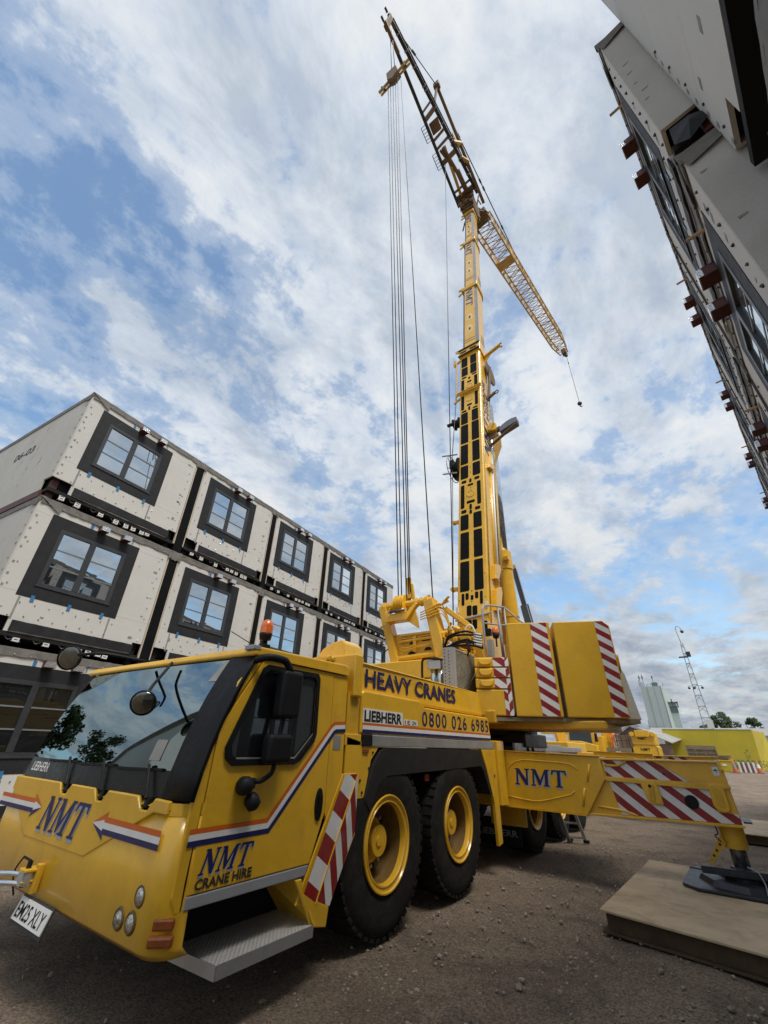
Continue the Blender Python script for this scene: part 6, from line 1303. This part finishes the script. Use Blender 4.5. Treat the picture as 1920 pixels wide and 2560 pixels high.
# brick shed with a pitched roof
bs = thing('brick_shed', 'small brick shed with a grey pitched roof behind the flatbed trailer', 'shed', (-8, 76, 0))
build('gable_wall', MB().prism([(-10.9, 75, -.1), (-6.9, 75, -.1), (-6.9, 75, 3.0), (-9.1, 75, 4.80), (-10.9, 75, 3.6)], (0, .3, 0)), BRICK, bs)
build('side_wall', MB().box(-7.2, -6.9, 75.3, 81, -.1, 3.0).box(-6.9, -4.6, 75.2, 75.5, -.1, 2.7), BRICK, bs)
build('roof', MB().prism([(-9.1, 74.7, 4.82), (-9.1, 88, 5.0), (-3.0, 88, 3.8), (-4.4, 74.7, 2.75)], (0, 0, .10)).prism([(-11.2, 74.7, 3.45), (-11.2, 88, 3.6), (-9.1, 88, 5.0), (-9.1, 74.7, 4.82)], (0, 0, .10)), ROOFSH, bs)
pieces('barge_board', MB().bar((-11.2, 74.65, 3.50), (-9.1, 74.65, 4.90), .10, .22).bar((-9.1, 74.65, 4.90), (-6.6, 74.65, 3.95), .10, .22), GALV, bs)
of = thing('office_building', 'white office block with a wide window behind the crane yard', 'building', (-18, 112, 0))
build('wall', MB().box(-30, -13.2, 112, 124, -.1, 6.9), PALEWALL, of); w_ = build('window', MB().box(-19.3, -16.4, 111.9, 112, 4.5, 6.8), GBAR, of); build('pane', MB().box(-19.1, -16.6, 111.88, 111.9, 4.6, 6.7), WINGLASS, w_)
w_ = build('window', MB().box(-23.4, -20.4, 111.9, 112, 4.5, 6.8), GBAR, of); build('pane', MB().box(-23.2, -20.6, 111.88, 111.9, 4.6, 6.7), WINGLASS, w_)
build('roof', MB().box(-30.3, -12.9, 111.7, 124.3, 6.9, 7.1), GALV, of); build('downpipe', MB().tube((-16.0, 111.8, 0), (-16.0, 111.8, 6.9), .1, 8), WHITE, of)
# silo building
k = 150/60
si = thing('silo_building', 'tall pale green windowless industrial tower with rooftop masts', 'industrial building', (-9.5, 152, 0))
build('tower_block', MB().prism([(-13.1, 150, 0), (-8.0, 149.5, 0), (-8.0, 149.5, 18.35), (-13.0, 150, 18.35)], (0, 9, 0)), SILO, si)
build('tower_block', MB().prism([(-7.98, 149.55, 0), (-5.9, 153.5, 0), (-6.1, 153.5, 17.2), (-7.98, 149.55, 18.3)], (-1, 4, 0)), SILO, si)
build('lower_tower', MB().box(-7.3, -5.35, 151.5, 156, 0, 14.0), SILO, si); build('louvre_band', MB().box(-7.4, -5.3, 151.4, 151.5, 11.5, 13.2), SILOD, si)
build('hoist_gantry', MB().box(-7.6, -4.9, 151.0, 151.5, 13.9, 14.3).box(-5.2, -4.9, 151, 151.5, 12.8, 14.3).box(-6.4, -6.1, 151, 151.4, 13.2, 15.0), SILOD, si)
pieces('panel_joint', MB().box(-11.3, -11.2, 149.7, 149.9, 0, 18.3).box(-9.6, -9.5, 149.6, 149.8, 0, 18.3).box(-7.95, -7.75, 149.45, 149.6, 0, 18.5), GALV, si)
b = MB()
for x, h in ((-13.0, 2.0), (-12.7, 3.4), (-12.3, 1.4), (-11.9, 3.6), (-9.4, 2.8), (-9.1, 1.3), (-7.2, 1.0)): b.box(x-.06, x+.06, 150.2, 150.4, 18.3, 18.3+h)
for x in (-12.7, -11.9, -9.4): b.box(x-.18, x+.18, 150.1, 150.4, 18.3+2.2, 18.3+3.0 if x != -9.4 else 18.3+2.9)
b.box(-11.2, -8.2, 150.2, 150.3, 19.0, 19.1).box(-9.9, -8.5, 150, 151, 18.3, 19.4)
for x in (-11.2, -10.2, -8.4): b.box(x, x+.08, 150.2, 150.3, 18.3, 19.1)
pieces('rooftop_mast', b, SILOD, si)
b = MB()
for x in (-12.6, -11.6, -10.6): b.path([(x, 148, 7.2), (x+.9, 148, 7.2), (x+1.2, 148, 6.8), (x+1.2, 148, 4.0)], .16, 6)
b.box(-13.2, -9.4, 147.8, 148, 6.2, 6.35).box(-13.2, -9.4, 147.8, 148, 7.9, 8.0).box(-13.1, -12.9, 147.8, 148, 4, 9.4)
pieces('process_pipe', b, GALV, si)
# lattice mast
lm = thing('lighting_mast', 'slender lattice lighting mast with a hooked top beside the silo building', 'lattice mast', (.35, 100, 0))
B0, T0 = [(-.55, 99.5), (1.15, 99.5), (1.15, 101), (-.55, 101)], [(.05, 99.9), (.42, 99.9), (.42, 100.3), (.05, 100.3)]
pt = lambda i, t: Vector((*(Vector(B0[i]).lerp(Vector(T0[i]), t)), 20.2*t))
for i in range(4): build('mast_leg', MB().tube(pt(i, 0), pt(i, 1), .07, 6), GALV, lm)
b = MB(); N = 22
for j in range(N):
    for i in range(4): e = (i+1) % 4; b.tube(pt(i, j/N), pt(e, (j+1)/N) if j % 2 else pt(e, j/N), .04, 4)
build('mast_lacing', b, GALV, lm, kind='stuff')
build('mast_hook', MB().path([(.2, 100, 20.2), (.0, 100, 22.4), (-.05, 100, 23.0), (.1, 100, 23.4), (.45, 100, 23.5), (.75, 100, 23.2), (.85, 100, 22.7)], .07, 6), GALV, lm, smooth=True)
build('mast_lamp', MB().ball((.9, 100, 22.4), .30, 10), DBOLT, lm); build('mast_box', MB().box(.4, 1.1, 99.7, 100.2, 17.7, 18.6).box(-.9, .4, 99.7, 100.2, 17.6, 17.8), DBOLT, lm)
for z, xs in ((12.2, (-.75, .05, 1.25)), (5.0, (-.6, .3, 1.0))):
    build('mast_arm', MB().box(-.9, 1.35, 99.7, 99.8, z+.3, z+.4), GALV, lm)
    for x in xs: build('flood_lamp', MB().ball((x, 99.7, z), .22, 8), DBOLT, lm)
build('mast_cabinet', MB().box(.15, 1.15, 99.2, 99.4, 5.6, 6.9), PALEWALL, lm)

def tree(x, y, h, w, seed, label, skew=0.0):
    t = thing('tree', label, 'tree', (x, y, 0), 0, 'far trees beyond the yellow wall')
    r = random.Random(seed)
    tk = MB().tube((x, y, 0), (x, y, h*.55), .35, 8, .22)
    for k in range(5): tk.tube((x, y, h*.35+k*.3), (x+r.uniform(-.35, .35)*w, y+r.uniform(-1, 1), h*r.uniform(.6, .85)), .16, 6, .06)
    build('trunk', tk, BARK, t)
    b = MB(); cl = []
    for k in range(15):
        q = r.uniform(0, 6.28); rr = math.sqrt(r.random())*.42; zz = r.uniform(.42, .86)
        cl.append((Vector((x+math.cos(q)*rr*w+skew*(.65-zz)*w, y+math.sin(q)*rr*w, h*zz)), w*r.uniform(.11, .20)))
    cl.append((Vector((x+skew*-.2*w, y, h*.86)), w*.16))
    for c, rad in cl:
        for _ in range(150):
            d = Vector((r.gauss(0, 1), r.gauss(0, 1), r.gauss(0, 1))).normalized()*rad*r.uniform(.35, 1.08); p = c+Vector((d.x, d.y, d.z*.8)); s = r.uniform(.16, .36)
            u = Vector((r.gauss(0, 1), r.gauss(0, 1), r.gauss(0, 1))).normalized(); v = u.orthogonal().normalized(); b.add([p+u*s, p+v*s*.7, p-u*s, p-v*s*.7], [(0, 1, 2, 3)])
    build('crown', b, LEAF, t)
tree(5.6, 190, 15.5, 7.2, 1, 'broad dark tree right of the lattice mast, leaning to the right', .35)
tree(12.2, 190, 13.6, 5.6, 2, 'smaller round dark tree, second from the right edge', .1)
tree(.6, 190, 11.6, 5.0, 3, 'low dark tree directly behind the foot of the lattice mast', .0)
tree(20.0, 190, 17.0, 7.0, 5, 'dark tree half cut off by the right edge of the view')

# second crane far behind
c2 = thing('mobile_crane', 'smaller yellow crane truck far behind, seen front-on under the counterweights', 'mobile crane', (-12.5, 60, 0))
build('cab_body', MB().prism([(-14.2, 58.6, .9), (-10.9, 58.6, .9), (-10.95, 58.6, 2.4), (-11.1, 58.9, 3.75), (-14.0, 58.9, 3.75)], (0, 2.2, 0)), YELLOW, c2, bevel=.08)
build('windscreen', MB().prism([(-13.75, 58.52, 2.45), (-11.35, 58.52, 2.30), (-11.35, 58.66, 3.52), (-13.75, 58.66, 3.55)], (0, .05, 0)), CABGLASS, c2)
build('bonnet', MB().prism([(-14.3, 57.6, 1.6), (-10.7, 57.6, 1.5), (-10.7, 57.6, 2.15), (-12.4, 57.6, 2.55), (-14.3, 57.6, 2.55)], (0, 1.0, 0)), YELLOW, c2, bevel=.06)
build('roof_visor', MB().box(-13.6, -11.5, 58.4, 58.7, 3.62, 3.95), BLACK, c2, bevel=.05); build('roof_box', MB().box(-13.0, -12.0, 58.9, 60.5, 3.8, 4.4), YELLOW, c2, bevel=.05)
build('wing_mirror', MB().box(-10.95, -10.65, 58.3, 58.5, 2.5, 3.4), BLACK, c2, bevel=.05); build('boom', MB().box(-17.5, -13.2, 60, 61.2, 3.3, 4.4), YELLOW, c2, bevel=.06)
build('side_body', MB().box(-11.0, -10.2, 58.8, 66, .9, 3.1), YELLOW, c2, bevel=.05); build('body', MB().box(-14.4, -10.9, 60.5, 68, .7, 2.6), YELLOWW, c2, bevel=.05)
for x in (-13.9, -11.0): 
    for y in (59.6, 62.0): build('wheel', MB().tube((x-.2, y, .62), (x+.2, y, .62), .62, 18), RUBBER, c2)
# flatbed trailer with a cage of timber and a worker on it
tr = thing('flatbed_trailer', 'low yellow flatbed trailer loaded with caged timber, worker standing on it', 'trailer', (-9, 62, 0))
build('deck', MB().box(-10.9, -7.7, 60.0, 66, 1.62, 1.98), OLDWOOD, tr); build('headboard', MB().box(-10.75, -9.55, 61.5, 61.7, 1.98, 3.9).box(-10.6, -9.7, 61.45, 61.5, 2.5, 3.6), YELLOWW, tr, bevel=.04)
b = MB()
for x in (-9.0, -8.5, -8.0, -7.75): b.box(x-.03, x+.03, 60.4, 60.46, 1.98, 3.45)
b.box(-9.1, -7.7, 60.4, 60.46, 3.38, 3.45).box(-9.1, -7.7, 60.4, 60.46, 2.7, 2.76)
pieces('cage_bar', b, OXIDE, tr)
r = random.Random(5); b = MB()
for k in range(9): 
    for j in range(3): b.box(-9.15+r.uniform(-.1, .05), -7.75+r.uniform(-.1, .05), 60.8+.3*j, 61.05+.3*j, 2.0+k*.15, 2.10+k*.15)
pieces('timber_board', b, OLDWOOD, tr)
for k_ in range(6):
    for y_ in (60.3, 64.3): build('wheel', MB().tube((-10.4+.5*k_, y_, .9), (-10.4+.5*k_, y_+.5, .9), .42, 14), RUBBER, tr)
# ballast carrier at the back, seen from the rear
bt = thing('ballast_trailer', 'tall yellow lorry seen from behind, dark letters on its tail panel', 'lorry', (-6.3, 61, 0))
build('lower_body', MB().prism([(-7.55, 60.5, .7), (-5.05, 60.5, .7), (-5.05, 60.5, 2.15), (-5.25, 60.5, 2.35), (-7.25, 60.5, 2.35), (-7.55, 60.5, 2.15)], (0, 5, 0)), YELLOW, bt, bevel=.04)
build('panel_outline', MB().path([(-7.5, 60.48, 1.0), (-7.5, 60.48, 2.12), (-7.25, 60.48, 2.32), (-5.3, 60.48, 2.32), (-5.1, 60.48, 2.1), (-5.1, 60.48, 1.0)], .03, 5), BROWN, bt)
build('upper_body', MB().box(-7.45, -5.15, 60.7, 65, 2.36, 3.55), YELLOWW, bt, bevel=.04)
build('top_block', MB().box(-7.0, -5.6, 60.5, 61.2, 3.15, 3.8).tube((-7.35, 60.5, 3.4), (-7.35, 61, 3.4), .25, 10).tube((-5.25, 60.5, 3.4), (-5.25, 61, 3.4), .25, 10), YELLOW, bt, bevel=.03)
build('lettering', text_mb('NMT', (-6.75, 60.46, 1.75), X3, Z3, .95, .30, .02), VOID, bt); build('lettering', text_mb('NMT', (-6.8, 60.66, 2.85), X3, Z3, .85, .24, .02), VOID, bt)
for x in (-7.2, -5.4): build('wheel', MB().tube((x-.2, 61.5, .5), (x+.2, 61.5, .5), .5, 16), RUBBER, bt)

def worker():
    t = thing('person', 'worker in orange hi-vis suit and dark helmet standing on the trailer', 'person', (-9.45, 61.0, 1.98))
    J = dict(pel=(0, 0, .92), ch=(0, .0, 1.30), nk=(0, .02, 1.47), hd=(0, .0, 1.60), ls=(-.19, 0, 1.40), le=(-.25, -.10, 1.14), lh=(-.10, -.28, 1.04), rs=(.19, 0, 1.40), re=(.27, -.06, 1.14), rh=(.17, -.28, 1.06), lk=(-.11, -.03, .50), lf=(-.12, .02, .07), lt=(-.12, -.15, .04), rk=(.12, .02, .50), rf=(.14, .06, .07), rt=(.15, -.10, .04), lhip=(-.10, 0, .90), rhip=(.10, 0, .90))
    E_ = [('pel', 'ch'), ('ch', 'nk'), ('nk', 'hd'), ('ch', 'ls'), ('ls', 'le'), ('le', 'lh'), ('ch', 'rs'), ('rs', 're'), ('re', 'rh'), ('pel', 'lhip'), ('lhip', 'lk'), ('lk', 'lf'), ('lf', 'lt'), ('pel', 'rhip'), ('rhip', 'rk'), ('rk', 'rf'), ('rf', 'rt')]
    Rd = dict(pel=.15, ch=.17, nk=.06, hd=.085, ls=.08, le=.055, lh=.045, rs=.08, re=.055, rh=.045, lk=.075, lf=.06, lt=.05, rk=.075, rf=.06, rt=.05, lhip=.11, rhip=.11)
    ks = list(J); me = bpy.data.meshes.new('suit'); me.from_pydata([Vector(J[k_])+Vector(t.location) for k_ in ks], [(ks.index(a_), ks.index(c_)) for a_, c_ in E_], []); me.materials.append(HIVIS)
    o = link('suit', me, t); o.modifiers.new('skin', 'SKIN'); o.modifiers.new('sub', 'SUBSURF').levels = 1
    for i, k_ in enumerate(ks): me.skin_vertices[0].data[i].radius = (Rd[k_], Rd[k_])
    L = Vector(t.location)
    build('face', MB().ball(L+Vector((0, -.015, 1.62)), .10, 12, 1.2), SKIN, t, smooth=True); build('helmet', MB().lathe([(.145, 0), (.14, .02), (.125, .07), (.07, .125), (.001, .135)], L+Vector((0, 0, 1.66)), (0, 0, 1), 14), DBOLT, t, smooth=True)
    build('reflective_band', MB().lathe([(.185, 0), (.185, .05)], L+Vector((0, 0, 1.02)), (0, 0, 1), 14), GREYP, t)
worker()
# timber frame, skip, cones, barrier, weeds
pf = thing('pallet_panel', 'weathered timber framed panel leaning against the yellow wall', 'pallet', (-1.3, 70, 0))
build('top_board', MB().bar((-2.8, 69.0, 2.32), (.15, 69.0, 2.30), .08, .42), OLDWOOD, pf); build('post', MB().bar((.15, 69, 2.5), (.35, 69, 0), .12, .14), OLDWOOD, pf); build('post', MB().bar((-2.75, 69, 2.5), (-2.6, 69, 0), .12, .14), OLDWOOD, pf)
for x in (-1.9, -.9): build('batten', MB().bar((x, 69, 2.1), (x+.08, 69, .1), .07, .12), OLDWOOD, pf)
for z in (1.75, 1.2, .6): build('cross_rail', MB().bar((-2.7, 69.02, z), (.2, 69.02, z-.02), .06, .12), OLDWOOD, pf)
build('back_board', MB().box(-2.65, .2, 69.08, 69.14, .1, 2.15), OLDWOOD, pf)
tp = thing('timber_pile', 'heap of loose pale timber offcuts below the leaning panel', 'timber', (-2.4, 66, 0))
r = random.Random(8)
for k_ in range(16): 
    z = .06+.085*k_; x = r.uniform(-3.3, -2.7); build('plank', MB().bar((x, 66+r.uniform(-.3, .3), z), (x+r.uniform(1.6, 2.6), 66+r.uniform(-.3, .3), z+r.uniform(0, .04)), .20, .08), WOOD if k_ % 2 else OLDWOOD, tp)
sk = thing('skip', 'small yellow waste skip filled with scrap timber in front of the wall', 'skip', (.6, 66, 0))
build('skip_body', MB().prism([(-.05, 65, 0), (1.05, 65, 0), (1.35, 65, 1.0), (-.2, 65, 1.0)], (0, 1.8, 0)), HOARD, sk, bevel=.04); build('skip_rim', MB().box(-.25, 1.42, 64.95, 66.9, 1.0, 1.12), YELLOWW, sk, bevel=.02)
build('skip_label', MB().box(.35, .72, 64.96, 64.99, .55, .75), WHITE, sk)
b = MB()
for k_ in range(14): b.bar((r.uniform(-.2, .3), r.uniform(65, 66.5), 1.12+.05*(k_ % 9)), (r.uniform(.8, 1.4), r.uniform(65, 66.5), 1.15+.05*(k_ % 9)), .12, .05)
pieces('scrap_timber', b, OLDWOOD, sk)
def cone(x, y, s, lab):
    t = thing('traffic_cone', lab, 'traffic cone', (x, y, 0), 0, 'traffic cones by the wall')
    build('cone_base', MB().box(x-.30*s, x+.30*s, y-.3*s, y+.3*s, 0, .06*s), CONEM, t); bd = build('cone_body', MB().lathe([(.22*s, .06*s), (.05*s, 1.15*s), (.001, 1.15*s)], (x, y, 0), (0, 0, 1), 16), CONEM, t, smooth=True)
    build('reflective_sleeve', MB().lathe([(.162*s, .46*s), (.105*s, .80*s)], (x, y, 0), (0, 0, 1), 16), WHITE if s > .9 and x > 2 else PATCH, bd, smooth=True)
cone(1.30, 62.6, 1.1, 'faded orange traffic cone beside the yellow skip'); cone(3.40, 64.5, 1.05, 'orange and white traffic cone at the end of the barrier')
ba = thing('plastic_barrier', 'red and white water-filled barrier standing by the wall', 'barrier', (2.6, 66, 0))
for k_ in range(7): build('barrier_panel', MB().prism([(1.75+.21*k_, 65.6, 0), (1.96+.21*k_-.01, 65.6, 0), (1.93+.21*k_, 65.7, .95), (1.74+.21*k_, 65.7, .95)], (0, .3, 0)), FRED if k_ % 2 else PALEWALL, ba, bevel=.02)
wd = thing('weed', 'tall scrubby weeds growing at the foot of the yellow wall', 'weeds', (2.6, 75, 0))
b = MB(); st = MB()
for k_ in range(420):
    x = r.gauss(2.7, 1.1); h = r.uniform(.2, 1.1) + (1.2 if abs(x-3.3) < .25 and r.random() < .5 else 0); p = Vector((x, 74+r.uniform(-1, 1), h)); u = Vector((r.gauss(0, 1), r.gauss(0, 1), r.gauss(0, 1))).normalized()*.14; v = u.orthogonal().normalized()*.06; b.add([p+u, p+v, p-u, p-v], [(0, 1, 2, 3)])
    if k_ % 6 == 0: st.tube((x, p.y, 0), (x+r.uniform(-.1, .1), p.y, h), .015, 4)
build('leaves', b, WEEDM, wd); build('stem', st, WEEDM, wd)
# far crane boom showing beside the lift cylinder
fb = thing('telescopic_handler', 'distant dark raised boom of another machine behind the lift cylinder', 'crane', (-8.2, 29, 0))
build('boom_lower', MB().bar((-7.9, 29.2, 6.5), (-8.30, 28.85, 10.4), .42, .42), POSTBLK, fb); build('boom_upper', MB().bar((-8.28, 28.85, 10.2), (-8.66, 28.7, 13.15), .30, .30), POSTBLK, fb); build('boom_tip', MB().obox((-8.68, 28.7, 13.25), X3, Y3, Z3, .34, .3, .3), YPALE, fb)
build('boom_edge', MB().bar((-7.66, 29.0, 6.5), (-8.42, 28.6, 13.0), .05, .06), GREYP, fb); build('mast_base', MB().bar((-7.4, 29.5, 2.0), (-7.9, 29.2, 6.6), .5, .5), YELLOWW, fb); build('chassis', MB().box(-9.2, -6.6, 27.5, 32, .6, 2.0), YELLOWW, fb, bevel=.05)
for x in (-9.0, -6.8):
    for y in (28.3, 31.2): build('wheel', MB().tube((x-.2, y, .55), (x+.2, y, .55), .55, 16), RUBBER, fb)
# what stands out of frame in front of the crane and shows in its windscreen
sr = thing('corrugated_shed', 'grey gabled shed ahead of the crane, seen only as a reflection in the windscreen', 'shed', (-20, -6.5, 0))
p0 = Vector((-11.5, -2.9, 0)); dr = Vector((-.914, -.406, 0)); pp = Vector((.406, -.914, 0))
build('wall', MB().prism([p0+pp*.1, p0+pp*8, p0+pp*8+Z3*3.4, p0+pp*.1+Z3*6.2], dr*28), PALEWALL, sr)
build('roof', MB().prism([p0+pp*8.4+Z3*3.3-dr*.3, p0-pp*.2+Z3*6.3-dr*.3, p0-pp*.2+Z3*6.45-dr*.3, p0+pp*8.4+Z3*3.45-dr*.3], dr*28.6), ROOFSH, sr)
tree(-49, -17.5, 14, 8.5, 11, 'round tree beyond the gabled shed, mirrored in the windscreen', .1)
tree(-40, -5.0, 11.5, 8.5, 12, 'wide tree left of the gabled shed, mirrored in the windscreen', .0)
